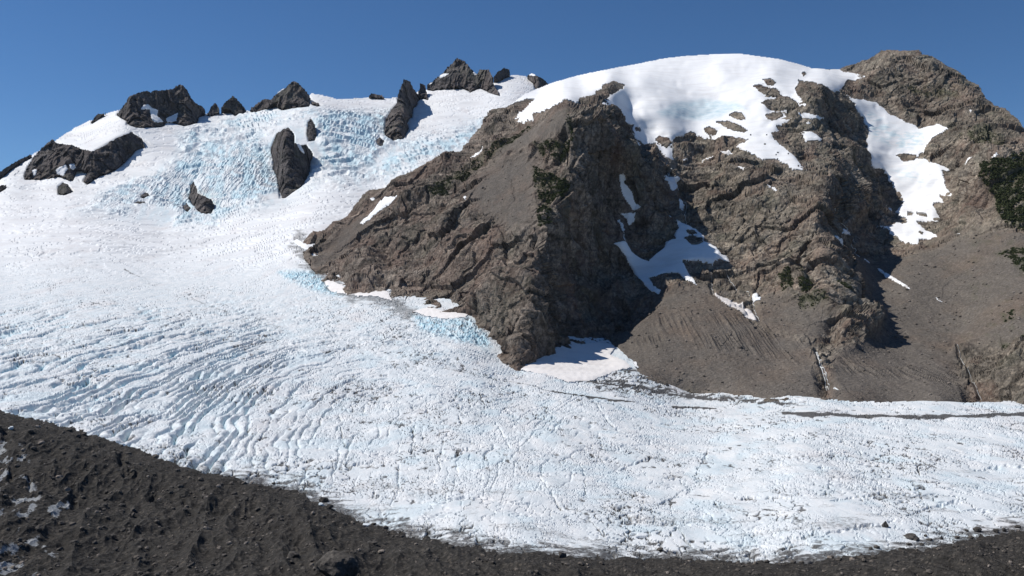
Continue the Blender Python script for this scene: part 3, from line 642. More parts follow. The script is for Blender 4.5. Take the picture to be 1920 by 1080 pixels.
ISLES = [[(1431,151),(1445,150),(1454,157),(1450,160),(1438,158)],[(1412,163),(1430,161),(1454,166),(1463,178),(1440,178),(1425,173)],[(1427,194),(1440,186),(1463,178),(1480,184),(1497,196),(1480,201),(1458,203),(1440,202)],[(1435,218),(1450,206),(1466,207),(1469,215),(1455,225),(1440,225)],
 [(1367,218),(1380,211),(1390,213),(1398,225),(1390,227),(1375,222)],[(1341,231),(1365,230),(1385,236),(1402,247),(1395,251),(1370,243)],[(1319,243),(1330,240),(1345,247),(1342,252),(1328,252)],[(1284,251),(1295,247),(1304,250),(1302,254),(1290,254)],[(1228,262),(1237,257),(1253,261),(1259,272),(1250,279),(1240,276)],
 [(1502,140),(1507,138),(1511,142),(1506,144)],[(1679,292),(1695,288),(1718,292),(1714,302),(1695,303)],[(1702,400),(1712,401),(1710,407),(1702,405)],[(1718,401),(1738,402),(1738,406),(1722,405)],[(1190,240),(1198,243),(1199,248),(1192,247)],
 [(1287,432),(1300,428),(1306,434),(1290,437)],[(1283,447),(1293,440),(1317,443),(1318,454),(1300,459)],[(1722,436),(1732,437),(1728,441)],[(1500,246),(1506,245),(1508,248)]]
PATCH = [
 ('long_tilted', 'long tilted tongue of white snow on the brown ridge beside the icefall', '673,418 697,393 720,368 749,367 737,380 710,397 680,420'),
 ('a', 'small flat snow scrap on the ridge crest above the long tilted tongue', '685,367 695,366 705,366 697,375'),
 ('b', 'narrow snow strip behind the dark shrub slope high on the ridge', '874,294 890,283 912,276 905,282 885,293'),
 ('c', 'tall thin snow streak in the shaded gully beneath the buttress summit', '1160,330 1168,323 1173,328 1170,343 1185,362 1188,377 1200,393 1188,398 1173,378 1168,367 1163,347'),
 ('d', 'small hooked snow patch just below the tall streak in the shaded gully', '1170,395 1190,400 1193,410 1185,415 1178,407'),
 ('e', 'threadlike snow string linking the hooked patch to the wide shaded snowfield', '1167,403 1171,405 1175,420 1179,448 1176,449 1172,427'),
 ('f', 'wide snowfield at the foot of the shaded gully, half in blue shadow', '1152,453 1177,450 1185,470 1215,490 1223,477 1245,463 1247,445 1260,447 1267,448 1262,433 1272,427 1268,413 1277,415 1293,420 1310,428 1320,437 1320,447 1340,460 1353,473 1363,470 1367,482 1350,482 1337,490 1307,487 1280,488 1290,507 1300,523 1310,535 1290,527 1273,513 1257,510 1230,517 1218,523 1228,538 1240,545 1237,552 1223,548 1203,530 1187,510 1170,477 1160,462'),
 ('g', 'shaded snow wedge below the little waterfall at the edge of the dark cliff', '1247,327 1262,329 1273,333 1272,353 1258,362 1252,343'),
 ('h', 'small shaded snow scrap wedged beside the thin gully stream', '1272,370 1280,371 1284,380 1281,393 1274,387'),
 ('i', 'flat snow strip on the ledge right of the dome snow tongue', '1488,216 1520,213 1552,217 1540,221 1510,222'),
 ('j', 'rounded snow patch with tiny rock specks on the brown shoulder', '1497,243 1510,240 1530,250 1546,259 1540,264 1510,263 1505,253'),
 ('k', 'thin slanting snow sliver under the dome rocks, left of two', '1313,293 1345,287 1335,292 1318,295'),
 ('l', 'thin slanting snow sliver under the dome rocks, right of two', '1349,284 1360,280 1376,286 1360,290'),
 ('m', 'tiny slanting snow fleck on the brown slab below the dome', '1382,318 1392,318 1405,327 1395,327'),
 ('n', 'tiny snow fleck just left of the tip of the dome snow tongue', '1416,316 1428,313 1431,320'),
 ('o', 'short snow streak alone in the middle of the brown rock face', '1432,353 1445,356 1463,362 1455,366'),
 ('p', 'tiny snow fleck just below the tip of the dome snow tongue', '1499,322 1508,320 1513,328 1503,328'),
 ('q', 'long narrow snow streak lying diagonally on the scree slope', '1642,499 1650,503 1665,514 1691,529 1714,546 1695,539 1661,521 1646,507'),
 ('r', 'short snow fleck on scree below the long diagonal streak', '1750,554 1760,560 1771,568 1758,564'),
 ('s', 'short upper snow streak at the head of the scree channel', '1619,477 1627,480 1639,494 1632,491'),
 ('t', 'snow triangle beside the waterfall foot at the dark cliff base', '1582,426 1590,430 1598,441 1585,440 1578,439'),
 ('u', 'blue shaded snow streak under the dark cliff by the waterfall', '1565,436 1573,440 1584,448 1593,463 1580,455 1570,446'),
 ('v', 'small curved snow strip on the rocks left of the dark wood', '1800,306 1812,290 1829,287 1822,296 1808,307'),
 ('w', 'small snow scrap at the upper rim of the dark wood', '1857,289 1876,285 1878,289 1860,293'),
 ('x', 'tiny snow scrap alone on pale rubble right of the gully snow', '1791,439 1802,438 1798,444'),
 ('y', 'tiny snow fleck high on the summit ridge at right', '1815,206 1826,210 1820,213'),
 ('z', 'small snow plug over the stream on the lower brown rocks', '1409,548 1418,547 1427,556 1426,563 1410,562'),
 ('aa', 'thin snow strip against the dark cliff left of the gully snow', '1647,348 1657,369 1678,392 1672,393 1655,374 1649,360'),
 ('ab', 'small snow strip beside the flat ledge strip near the dome', '1507,225 1515,223 1525,226 1515,229'),
 ('ac', 'tiny snow fleck by the stream just below the dome snow', '1279,294 1287,291 1295,293 1286,296'),
 ('ad', 'tiny snow fleck in the middle of the brown buttress', '867,372 872,367 877,369 872,374'),
 ('ae', 'tiny snow scrap in shadow between gully streak and little stream', '1251,407 1256,405 1261,412 1257,413'),
 ('af', 'little snow scrap on the dark crest beside the dome edge', '1165,226 1171,229 1174,236 1170,235'),
 ('ag', 'small snow strip behind the dark crest knob below the dome', '1187,259 1193,260 1204,271 1197,272'),
]
DIRTY = [(1335,547),(1352,549),(1370,556),(1400,572),(1424,598),(1412,600),(1392,590),(1360,572)]
snow_any = inside(DOME, JX, JY)
gul = inside(GULLY, JX, JY) & ~snow_any
patches = [(nm, lb, inside(P_(s), QX + .55 * j1, QY + .55 * j2)) for nm, lb, s in PATCH]
isles = np.zeros(QX.shape, bool)
for q in ISLES: isles |= inside(q, QX + .5 * j1, QY + .5 * j2)
speck = (fbm2(QX / 10, QY / 6, 3, 77) > .95) & (msoft([(1380,240),(1500,200),(1560,300),(1480,330),(1280,290),(1200,262),(1300,235)], 30) > .4)
isles |= speck
snow_any &= ~isles; gul &= ~isles
allsnow = snow_any | gul
for _, _, q in patches: allsnow |= q & ~isles
sb = blur(allsnow.astype(f32), 2)
sbw = blur(allsnow.astype(f32), 7)

# what the ground is made of: scree and moraine walls are smooth, rock is broken
scree = np.maximum.reduce([msoft(q, r) for q, r in (
  ([(930,300),(990,285),(1010,310),(1000,360),(1005,410),(960,430),(900,400),(880,360),(900,330)], 22),
  ([(1000,235),(1060,200),(1070,230),(1010,265),(940,290),(960,255)], 14),
  ([(1140,640),(1200,590),(1240,555),(1320,530),(1420,610),(1520,640),(1540,740),(1450,756),(1200,716)], 14),
  ([(1440,545),(1480,560),(1540,575),(1560,600),(1520,640),(1440,620),(1400,590)], 16),
  ([(1600,470),(1640,490),(1720,470),(1780,450),(1850,430),(1900,480),(1920,600),(1890,640),(1790,650),(1800,720),(1640,700),(1580,660),(1660,620),(1640,560),(1600,510)], 18),
  ([(1560,660),(1640,650),(1760,670),(1800,700),(1820,765),(1560,765)], 12),
  ([(1860,430),(2180,420),(2180,640),(1880,640)], 22),
  ([(590,510),(640,470),(690,420),(680,400),(640,430),(600,470),(585,495)], 10))])
rockw = np.clip(1 - .93 * scree, 0, 1)
cliff = np.maximum.reduce([msoft(q, r) for q, r in (
  ([(1085,200),(1160,205),(1250,300),(1290,380),(1270,410),(1180,460),(1200,520),(1150,640),(1010,660),(985,600),(1005,430),(1085,350)], 16),
  ([(1540,170),(1610,200),(1690,385),(1650,420),(1590,450),(1560,380),(1600,330),(1610,250)], 14), ([(1560,590),(1640,560),(1660,620),(1600,650),(1545,640)], 10))])
x, y, z = MB[..., 0], MB[..., 1], MB[..., 2]
rx = x * .94 + z * .34; rz = z * .94 - x * .34
h = 16 * (ridge3(x / 190, y / 190, z / 230, 3, 201) - .8) * rockw
h = h + 4.0 * (ridge3(x / 70 + .3, y / 70, z / 150, 4, 211) - .75) * rockw * (1 + .5 * cliff)
fL, fgL = facets3(rx / 85 + .25 * n3(x / 60, y / 60, z / 60, 207), y / 85, rz / 120, 7); h = h + (11 * fL - .8 * np.exp(-(fgL / .06) ** 2)) * rockw
wq = .35 * n3(x / 22, y / 22, z / 22, 209)
fa, fg = facets3(rx / 30 + wq, y / 30, rz / 52 - wq, 1); fa2, fg2 = facets3(rx / 13, y / 13, rz / 19, 2)
h = h + (4.6 * fa - .9 * np.exp(-(fg / .10) ** 2)) * rockw + (2.1 * fa2 - .6 * np.exp(-(fg2 / .12) ** 2)) * rockw
fa3, fg3 = facets3(rx / 5.5, y / 5.5, rz / 8, 3)
h = h + (.7 * fa3 - .35 * np.exp(-(fg3 / .14) ** 2)) * rockw
h = h + .8 * fbm3(x / 16, y / 16, z / 16, 4, 221, .6) * rockw
# vertical flutes of the dark cliff
h = h + cliff * 6 * (ridge3(x / 26, y / 26, z / 190, 3, 231) - .7)
# scree: fine gullies and lumps, flutes on the lateral moraine wall
h = h + scree * (1.6 * fbm3(x / 60, y / 60, z / 60, 4, 241) + .35 * fbm3(x / 9, y / 9, z / 9, 3, 245))
flute = np.maximum(msoft([(1190,640),(1240,590),(1330,585),(1420,600),(1510,635),(1500,680),(1330,650)], 12), msoft([(1575,665),(1700,690),(1800,690),(1800,725),(1580,700)], 8))
fw = x / 10 + .25 * n3(x / 40, y / 60, z / 60, 253)
h = h + flute * 3.4 * smooth(-.7, .4, n3(x / 50, y / 50, z / 50, 255)) * (ridge2(fw, y / 260, 3, 251) - .7)
# channels cut by the streams
STREAMS = {
 'wa': [(1262,266),(1260,275),(1261,285)], 'wb': [(1254,299),(1258,313),(1257,327)], 'wc': [(1272,354),(1280,368),(1286,380),(1284,400),(1285,418)],
 'wd': [(1567,357),(1571,368),(1574,384),(1579,404)], 'we': [(1592,414),(1600,426),(1607,444),(1604,454),(1614,464),(1619,476)],
 'wf': [(1530,655),(1534,664),(1537,684),(1549,700),(1557,716),(1572,727)], 'wg': [(1797,655),(1799,664),(1806,672),(1807,684),(1816,694),(1821,712),(1832,724),(1842,746)],
 'wh': [(1329,495),(1335,510),(1333,530),(1337,547)], 'wi': [(1352,496),(1370,514),(1394,534),(1406,551)], 'wj': [(1411,562),(1414,578),(1424,596)]}
chan = np.zeros(QX.shape, f32)
for k, l in STREAMS.items():
    chan = np.maximum(chan, smooth(7, 0, edge_dist(l, QX, QY, False)))
h = h - 5 * chan
# big hollows and noses of the lower buttress and face
for cxp, cyp, rx_, ry_, a in ((722,478,16,34,-20),(690,500,40,30,14),(745,500,26,22,8),(820,420,14,20,-10),(930,560,40,60,12),(860,560,50,22,8),(1000,470,10,40,-8),(1220,300,14,22,16),(1222,350,10,26,16),(1580,385,16,34,-16),(1610,360,12,30,16),(1642,352,10,30,14),
    (1562,620,18,30,-8),(1620,610,24,24,16),(1400,430,40,30,10),(1330,400,30,40,8),(1478,285,20,20,8)):
    h = h + a * np.exp(-((QX - cxp) / rx_) ** 2 - ((QY - cyp) / ry_) ** 2)
rim = edge_dist(MTN_OUT, QX, QY)
h = h * (.3 + .7 * smooth(1, 16, rim))
h = h * (1 - .93 * np.clip(sbw * 1.5, 0, 1))
h = h + isles * 3.0
NB = normals(MB)
NS = np.stack([blur(NB[..., k], 5) for k in range(3)], -1); NS /= np.linalg.norm(NS, axis=2)[..., None]
# keep the skyline where it stands: lift moves along the slope there
MX = MB + NS * h[..., None].astype(f32)
mrough = [(px + 1.6 * float(n2(px / 5, py / 5, 9)), py + 1.6 * float(n2(px / 5, py / 5, 8))) for px, py in MTN_OUT]
mmask = inside(mrough, QX + .6 * j1, QY + .35 * j2 * (1 - np.clip(sbw * 2, 0, 1)))
veg_noise = fbm2(QX / 16, QY / 12, 4, 301)
VEG = [P_(s) for s in ('813,350 850,318 887,297 933,267 987,228 992,236 945,278 907,296 868,327 830,352', '1000,267 1063,258 1068,268 1047,295 1012,290', '1000,312 1077,338 1068,358 1036,368 1020,389 1006,364', '1008,385 1032,388 1032,420 1010,420', '803,354 832,346 836,358 810,364',
  '1062,210 1078,228 1078,262 1060,250', '1830,302 1862,294 1935,284 1935,425 1879,411 1864,376 1848,346', '1871,474 1897,463 1935,464 1935,520 1908,500 1890,482', '1878,590 1900,580 1900,596 1880,604', '1459,512 1480,500 1489,530 1488,550 1470,550', '1499,528 1520,522 1532,545 1505,552', '1568,533 1592,531 1592,550 1574,552', '1488,560 1545,558 1560,576 1500,578', '1872,640 1935,625 1935,652 1880,652', '1790,250 1850,242 1890,255 1880,265 1800,262', '1690,160 1790,165 1800,180 1700,175')]
veg = np.zeros(QX.shape, f32)
for q in VEG: veg = np.maximum(veg, msoft(q, 7))
tint = np.clip(veg * .8 + .35 * smooth(.1, .6, fbm2(QX / 30, QY / 20, 4, 305)) * scree * smooth(1700, 1900, QX), 0, 1) * smooth(-.5, .2, veg_noise)
pale = np.maximum.reduce([smooth(5, 0, edge_dist([(1075,388),(1071,405),(1073,440),(1078,468)], QX, QY, False)), .5 * smooth(30, 0, np.hypot((QX - 880) / 1.3, QY - 445)), .5 * msoft([(1840,390),(1880,400),(1850,430),(1780,420)], 14)]) * smooth(-.4, .3, veg_noise)
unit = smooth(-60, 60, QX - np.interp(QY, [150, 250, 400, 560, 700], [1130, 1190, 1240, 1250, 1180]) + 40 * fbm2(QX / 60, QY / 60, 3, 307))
pale = np.maximum(pale, .30 * msoft([(1440,545),(1540,575),(1560,610),(1520,630),(1430,600),(1330,560),(1330,535)], 14) * smooth(-.3, .4, veg_noise))
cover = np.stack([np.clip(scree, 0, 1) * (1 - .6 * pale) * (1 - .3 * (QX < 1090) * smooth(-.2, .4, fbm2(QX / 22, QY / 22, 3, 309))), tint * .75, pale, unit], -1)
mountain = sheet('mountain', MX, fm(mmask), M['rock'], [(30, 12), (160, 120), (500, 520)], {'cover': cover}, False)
tag(mountain, 'brown rocky mountain with a dark shaded buttress and scree slopes above the glacier', 'mountain', kind='structure')

# snow lying on the mountain
lift_n = NS
def snow_sheet(name, mask, thick, mat, attr=None, soften=4, also=None):
    mb = blur((mask | also).astype(f32), soften) if also is not None else blur(mask.astype(f32), soften)
    lift = (.35 + thick * smooth(.25, 1.0, mb)).astype(f32)
    base = np.stack([blur(MX[..., k], 2) for k in range(3)], -1) if soften > 5 else MX
    X = base + lift_n * lift[..., None]
    dm = smooth(.98, .45, blur((mask | also).astype(f32) if also is not None else mask.astype(f32), 3)) * smooth(-.4, .5, fbm2(QX / 14, QY / 9, 3, 333)) * .7
    ice = np.stack([dm * 0 if attr is None else attr, dm, dm * 0], -1)
    fmk = fm(mask & mmask) if also is None or name != 'hanging_glacier' else fm((mask | also) & mmask) & ~fm(also & mmask)
    return sheet(name, X, fmk, mat, [(-(.35 + thick) * 1.2 - 1.0, 0)], {'ice': ice}, True, skirt_vec=lift_n)
blue_dome = msoft([(1232,212),(1265,195),(1320,188),(1385,196),(1400,205),(1370,210),(1350,222),(1320,228),(1270,225),(1240,220)], 5) * (.72 + .28 * smooth(-.2, .4, fbm2(QX / 20, QY / 4, 3, 311)))
rough_dome = MX.copy()
MX_keep = MX
MX = MX + NS * (blue_dome * 2.0 * (ridge2(x / 9, y / 60, 3, 313) - .6) + (snow_any | gul) * (1.2 * fbm3(x / 60, y / 60, z / 60, 3, 315) + .5 * ridge2(x / 45, y / 14 + .5 * fbm2(x / 70, y / 50, 2, 317), 2, 319) - 2.5 * smooth(.80, .97, ridge2(x / 150 + .4 * fbm2(x / 90, y / 70, 2, 318), y / 75, 2, 316))))[..., None].astype(f32)
o = snow_sheet('snow_dome', snow_any, 3.0, M['snow'], blue_dome, 6, gul)
tag(o, 'great smooth white snow dome on the skyline with a pale blue ice patch', 'snow dome')
MX = MX_keep
blue_g = msoft([(1612,205),(1640,215),(1680,245),(1730,250),(1735,270),(1690,285),(1640,262)], 8) * smooth(-.2, .4, fbm2(QX / 18, QY / 5, 3, 321)) * .9
blue_g = np.maximum(blue_g, msoft([(1660,315),(1720,325),(1740,345),(1690,340)], 6) * .6 * smooth(-.1, .4, fbm2(QX / 18, QY / 4, 3, 322)))
MX = MX + NS * (blue_g * 3.0 * (ridge2(x / 12, y / 30, 3, 323) - .6) + (snow_any | gul) * (1.2 * fbm3(x / 60, y / 60, z / 60, 3, 315) + .5 * ridge2(x / 45, y / 14 + .5 * fbm2(x / 70, y / 50, 2, 317), 2, 319) - 2.5 * smooth(.80, .97, ridge2(x / 150 + .4 * fbm2(x / 90, y / 70, 2, 318), y / 75, 2, 316))))[..., None].astype(f32)
o = snow_sheet('hanging_glacier', gul, 3.0, M['snow'], blue_g, 6, snow_any)
tag(o, 'steep hanging glacier filling the gully beneath the brown summit at right', 'glacier')
MX = MX_keep
for nm, lb, mk in patches:
    mk = mk & ~isles & ~snow_any & ~gul
    if fm(mk).sum() < 3: continue
    o = snow_sheet('snow_patch', mk, 1.6, M['snow'], None, 2)
    tag(o, lb, 'snow patch', 'snow patches on the rock slopes')
o = snow_sheet('snow_patch', inside(DIRTY, JX, JY), 1.0, M['dirty_snow'], None, 2)
tag(o, 'grey dusty old snow slab on scree below the twin streams', 'snow patch', 'snow patches on the rock slopes')

def m_at(px, py):
    i = int(np.searchsorted(mx, px)); j = int(round((py - my[0]) / 1.35))
    return MX[min(max(j, 0), len(my) - 1), min(max(i, 0), len(mx) - 1)]
# snow banked against the foot of the walls, lying on the ice
def apron(poly, label, thick=2.0, mat='snow', dy=0):
    mk = inside(poly, PX + 1.4 * n2(PX / 8, PY / 8, 3), PY + 1.4 * n2(PX / 8, PY / 8, 4))
    mb = blur(mk.astype(f32), 3)
    X = GX.copy(); X[..., 2] = GB[..., 2] + .6 * dz * (1 - mb) + .25 + .55 * thick * smooth(.3, 1, mb) + .5 * n2(X0 / 7, Y0 / 7, 8)
    X[..., 1] -= dy * soft(MTN_OUT, 14)
    o = sheet('snow_bank', X, fm(mk), M[mat], [(3, 4)], {'ice': np.zeros(PX.shape + (3,), f32)}, True)
    tag(o, label, 'snow bank', 'snow banks along the foot of the rock')
apron(P_('975,652 1007,672 1030,650 1063,637 1087,645 1113,641 1140,636 1153,650 1144,665 1171,675 1184,688 1170,692 1140,702 1112,714 1066,718 1022,704 976,694 971,680'), 'broad pinkish snow bank at the foot of the dark cliff, partly shaded', 2.0, 'bank_snow', 8)
apron(P_('1184,677 1191,676 1197,687 1193,691 1187,684'), 'tiny snow scrap on scree right of the broad snow bank', 1.0, 'snow', 8)
apron(P_('603,520 643,533 650,543 683,547 727,544 737,563 727,563 707,557 673,556 650,553 620,548 612,537'), 'white snow strip along the ice edge below the rounded rock nose', 1.6, 'bank_snow', 6)
apron(P_('770,583 807,575 827,582 882,584 874,596 828,599 797,593'), 'white snow strip above the blue broken ice at the rock foot', 1.6, 'bank_snow', 6)
apron(P_('556,446 572,456 582,461 578,470 560,462 548,452'), 'small snow scrap at the far corner of the ridge beside the glacier', 2.0, 'snow', 4)
# ------------------------------------------------------------------ summits and rock islands standing out of the ice
def build_island(name, poly, label, cat, bulge=60, lean=.7, amp=1.0, snow=(), back=90, embed=True, group=None, push=0.0):
    poly = np.array(poly, float); x0, y0 = poly.min(0) - 4; x1, y1 = poly.max(0) + 4
    xs = np.arange(x0, x1, .95); ys = np.arange(y0, y1, .95); A, B = np.meshgrid(xs, ys)
    ja = .9 * n2(A / 6, B / 6, 11) + 1.1 * n2(A / 2.6, B / 2.6, 12); low = smooth(.45, 1.0, (B - poly[:, 1].min()) / np.ptp(poly[:, 1]))
    jb = 5.0 * low * n2(A / 6.5, A * 0 + 3.3, 15) + .9 * n2(A / 6, B / 6, 13) + 2.4 * (np.abs(n2(A / 4.2, B / 9, 14)) - .25)
    mk = inside(poly, A + ja, B + jb)
    sl = np.interp(A, sky_line[:, 0], sky_line[:, 1])
    D = GL.raw(A, np.maximum(B, sl + 4)); D = blur(np.minimum(D, 4200).astype(f32), 6)
    mpp = D / F
    raw_in = inside(poly, A, B); yb = np.where(raw_in.any(0), np.where(raw_in, B, -1e9).max(0), np.nan)
    ok = ~np.isnan(yb); yb = np.interp(xs, xs[ok], yb[ok]); yb = blur(np.stack([yb] * 3), 4)[1]
    Dbot = GL.raw(xs, np.maximum(yb, np.interp(xs, sky_line[:, 0], sky_line[:, 1]) + 4)); Dbot = blur(np.stack([np.minimum(Dbot, 4200)] * 3).astype(f32), 8)[1][None]
    D = Dbot + .38 * (D - Dbot)  + lean * np.maximum(0, np.minimum(sl, yb[None]) - B) * mpp + push
    ym = (poly[:, 1].min() + poly[:, 1].max()) / 2; pe = poly.copy(); pe[:, 1] += 3.5 * np.maximum(0, pe[:, 1] - ym)
    dist = np.where(mk, edge_dist(pe, A, B), 0) * mpp; R = max(dist.max() * .75, 1)
    prof = np.clip(dist / R, 0, 1) ** .85
    D = D - 7 - bulge * .12 * prof
    X = P(A, B, D).astype(f32); N = normals(X); N = np.stack([blur(N[..., k], 2) for k in range(3)], -1); N /= np.linalg.norm(N, axis=2)[..., None]
    x, y, z = X[..., 0], X[..., 1], X[..., 2]
    h = 7 * (ridge3(x / 120, y / 120, z / 260, 3, 401) - .8)
    fc, fgc = facets3((x + .4 * z) / 75, y / 75, (z - .4 * x) / 130, 6); h = h + 14 * fc + 12 * (ridge3(x / 42, y / 42, z / 200, 3, 405) - .75)
    fa, fg = facets3((x + .5 * z) / 32, y / 32, (z - .3 * x) / 46, 4); fb, fg2 = facets3((x + .5 * z) / 13, y / 13, z / 19, 5)
    h = amp * (h + 4.5 * fa + 1.9 * fb + .7 * fbm3(x / 12, y / 12, z / 12, 3, 411))
    sm = np.zeros(A.shape, bool)
    for s, _ in snow: sm |= inside(s, A + .5 * ja, B + .5 * jb)
    h = h * (1 - .8 * blur(sm.astype(f32), 2))
    X = X * (1 - h / D)[..., None].astype(f32)                             # in and out of the face, so the skyline keeps its shape
    N = normals(X); N = np.stack([blur(N[..., k], 2) for k in range(3)], -1); N /= np.linalg.norm(N, axis=2)[..., None]
    cov = np.stack([np.zeros(A.shape), np.zeros(A.shape), np.zeros(A.shape)], -1)
    o = sheet(name, X, fm(mk), M['peak'], [(back * .35, back * .05), (back, back * .45), (back * 1.8, back * 2.2)], {'cover': cov}, False)
    tag(o, label, cat, group)
    for s, lb in snow:
        q = inside(s, A + .5 * ja, B + .5 * jb); qb = blur(q.astype(f32), 2)
        lift = .5 + 1.6 * smooth(.3, 1, qb)
        p = sheet('snow_patch', X + N * lift[..., None].astype(f32), fm(q & mk), M['snow'], [(-5, 0)], {'ice': np.zeros(A.shape + (3,))}, True, skirt_vec=N)
        tag(p, lb, 'snow patch', 'snow patches on the dark peaks')
    return o
for a, k in ISL: build_island(*a, **k)
# ------------------------------------------------------------------ the near moraine: rubble over ice, from the glacier edge up to the viewer's feet
mp = []
for px, py in MOR: mp.append((px, py, g_depth(px, py) * .982))
for px in (-900, -230, 150, 500, 960, 1450, 1920, 2140, 2800):
    mp += [(px, 1080, 318 - 12 * (px < 0)), (px, 1200, 236), (px, 1400, 152), (px, 1800, 75), (px, 2600, 20)]
mp += [(0, 850, 500), (0, 950, 400), (150, 900, 470), (300, 950, 440), (450, 980, 408), (-230, 900, 440)]
MF = Field(mp, 1.5, 1e-3)
ox = np.concatenate([np.arange(-900, -40, 8.0), np.arange(-40, 1965, 1.3), np.arange(1970, 2800, 8.0)]); oy = np.concatenate([np.arange(690, 1112, 1.2), np.geomspace(1113, 2600, 60)])
OX, OY = np.meshgrid(ox, oy)
k = 5; cxs = np.arange(ox[0] - 20, ox[-1] + 20, 8.0)
C = 1000.0 / MF.raw(*np.meshgrid(cxs, oy)); OD = np.stack([np.interp(ox, cxs, r) for r in C]); OD = 1000.0 / np.clip(OD, .5, 80)
OB = P(OX, OY, OD); x, y = OB[..., 0].astype(f32), OB[..., 1].astype(f32)
edge = np.interp(ox, MOR[:, 0], MOR[:, 1]) + 4.0 * n2(ox / 46, ox * 0, 3) + 3.4 * n2(ox / 14, ox * 0, 4) + 1.8 * n2(ox / 5, ox * 0, 6)
omask = OY > edge[None]
inn = smooth(0, 60, OY - edge[None])
near = smooth(60, 250, y)
dz = near * (3.0 * ridge2((x + .3 * y) / 26, y / 90, 3, 517) * inn + 2.4 * inn * (fbm2(x / 55, y / 75, 4, 501) + .25) + 1.5 * fbm2(x / 16, y / 24, 4, 505) + .32 * fbm2(x / 4.5, y / 6.5, 3, 509) + .4 * ridge2(x / 9, y / 14, 3, 513))
PITS = [(157,826,15,11,-2.5),(168,818,9,12,-1.4),(229,866,9,20,-2.9),(243,900,17,13,-3.2),(258,905,8,18,-1.8),(290,945,8,11,-3.2),(112,897,13,9,-2.2),(104,904,9,7,-1.4),(138,935,10,22,-2.5),(20,905,7,16,-2.2),(55,912,6,18,-2.2),(346,948,9,7,-2.2),(195,838,9,5,-1.4),(545,1002,12,6,-1.1),(560,1045,10,7,-1.4),(370,1000,14,9,-1.4),(12,820,10,12,-2.2)]
for cx_, cy_, a, b, dp in PITS:
    r = np.hypot((OX - cx_ + 3 * n2(OX / 7, OY / 7, 17)) / a, (OY - cy_ + 3 * n2(OX / 7, OY / 7, 18)) / b)
    dz = dz + dp * smooth(1.3, .2, r)
OXg = OB.copy(); OXg[..., 2] += dz
icew = np.maximum.reduce([soft(q, r, OX, OY) for q, r in (([(-230,800),(20,815),(45,850),(60,880),(30,930),(-230,980)], 14), ([(-230,930),(60,900),(80,950),(40,1010),(-230,1010)], 16), ([(88,975),(100,955),(132,935),(130,965),(105,985)], 6), ([(-230,1010),(60,1010),(110,1040),(80,1090),(-230,1120)], 24),
   ([(1215,1068),(1260,1056),(1240,1075)], 5))]) * np.clip(.16 + .85 * smooth(-.1, .6, fbm2((x + .35 * y) / 8, (y - .3 * x) / 30, 4, 521)), 0, 1)
at = np.stack([icew, icew * 0, icew * 0], -1)
moraine = sheet('moraine', OXg, fm(omask), M['moraine'], [(4, 3), (14, 26)], {'ice': at}, False)
tag(moraine, 'dark gravel moraine with melt pits and streaks of dirty ice along the near glacier edge', 'moraine', kind='structure')
def o_at(px, py):
    i = int(np.searchsorted(ox, px)); j = int(np.argmin(np.abs(oy - py)))
    return OXg[min(max(j, 0), len(oy) - 1), min(max(i, 0), len(ox) - 1)]
# ------------------------------------------------------------------ stones
def ico(sub):
    import bmesh
    bm = bmesh.new(); bmesh.ops.create_icosphere(bm, subdivisions=sub, radius=1)
    V = np.array([v.co[:] for v in bm.verts]); Fc = np.array([[v.index for v in f.verts] for f in bm.faces]); bm.free(); return V, Fc
ICO1, ICO3 = ico(1), ico(4)
def cut_rock(V, rng, n=9, depth=.72):
    V = V.copy()
    for _ in range(n):
        d = rng.normal(size=3); d /= np.linalg.norm(d); lim = rng.uniform(depth, .98)
        s = V @ d; o = s > lim
        V[o] -= np.outer(s[o] - lim, d) * .93
    return V
def scatter(name, spots, mat, label, cat, rng):
    """spots: list of (point, radius). one object, too many stones to count"""
    V0, F0 = ICO1; Vs = []; Fs = []; off = 0
    for p, r in spots:
        A = rng.normal(size=(3, 3)); q, _ = np.linalg.qr(A)
        V = cut_rock(V0, rng, 3, .6) * rng.uniform(.6, 1.25, 3) @ q
        V[:, 2] *= .75
        Vs.append(V * r + p + np.array([0, 0, r * .22])); Fs.append(F0 + off); off += len(V0)
    o = raw_mesh(name, np.concatenate(Vs), [np.concatenate(Fs)], mat, None, False)
    return tag(o, label, cat, kind='stuff')
rng = np.random.default_rng(5)
sp = []
while len(sp) < 6500:
    px = rng.uniform(-40, 1960); py = rng.uniform(775, 1100)
    e = float(np.interp(px, MOR[:, 0], MOR[:, 1]))
    if py < e + 1 or n2(px / 60, py / 25, 601) < rng.uniform(-.8, .5): continue
    p = o_at(px, py); r = min(.5 * rng.pareto(1.55) + .4, 5.0) * p[1] / F * 1.0
    sp.append((p, r * 1.25))
scatter('gravel', sp[:1400], M['stone'], 'brown stones scattered through the dark moraine gravel', 'gravel', rng)
scatter('gravel', sp[1400:5600], M['boulder'], 'loose dark stones strewn over the near moraine', 'gravel', rng)
scatter('gravel', sp[5600:], M['pale_boulder'], 'scattered paler stones among the dark moraine gravel', 'gravel', rng)
sp = []
SCR = scree
while len(sp) < 6500:
    px = rng.uniform(900, 1980); py = rng.uniform(260, 768)
    i = int((px - mx[0]) / 1.35); j = int((py - my[0]) / 1.35)
    if SCR[j, i] < .45 or allsnow[j, i] or not mmask[j, i] or n2(px / 40, py / 25, 611) < rng.uniform(-.9, .5): continue
    p = MX[j, i]; r = min(.40 * rng.pareto(2.0) + .34, 3.2) * p[1] / F
    sp.append((p, r))
scatter('rubble', sp[::3], M['pale_boulder'], 'paler loose stones strewn over the scree slopes', 'rubble', rng)
scatter('rubble', [q for k_, q in enumerate(sp) if k_ % 3], M['stone'], 'loose brown stones strewn over the scree slopes', 'rubble', rng)
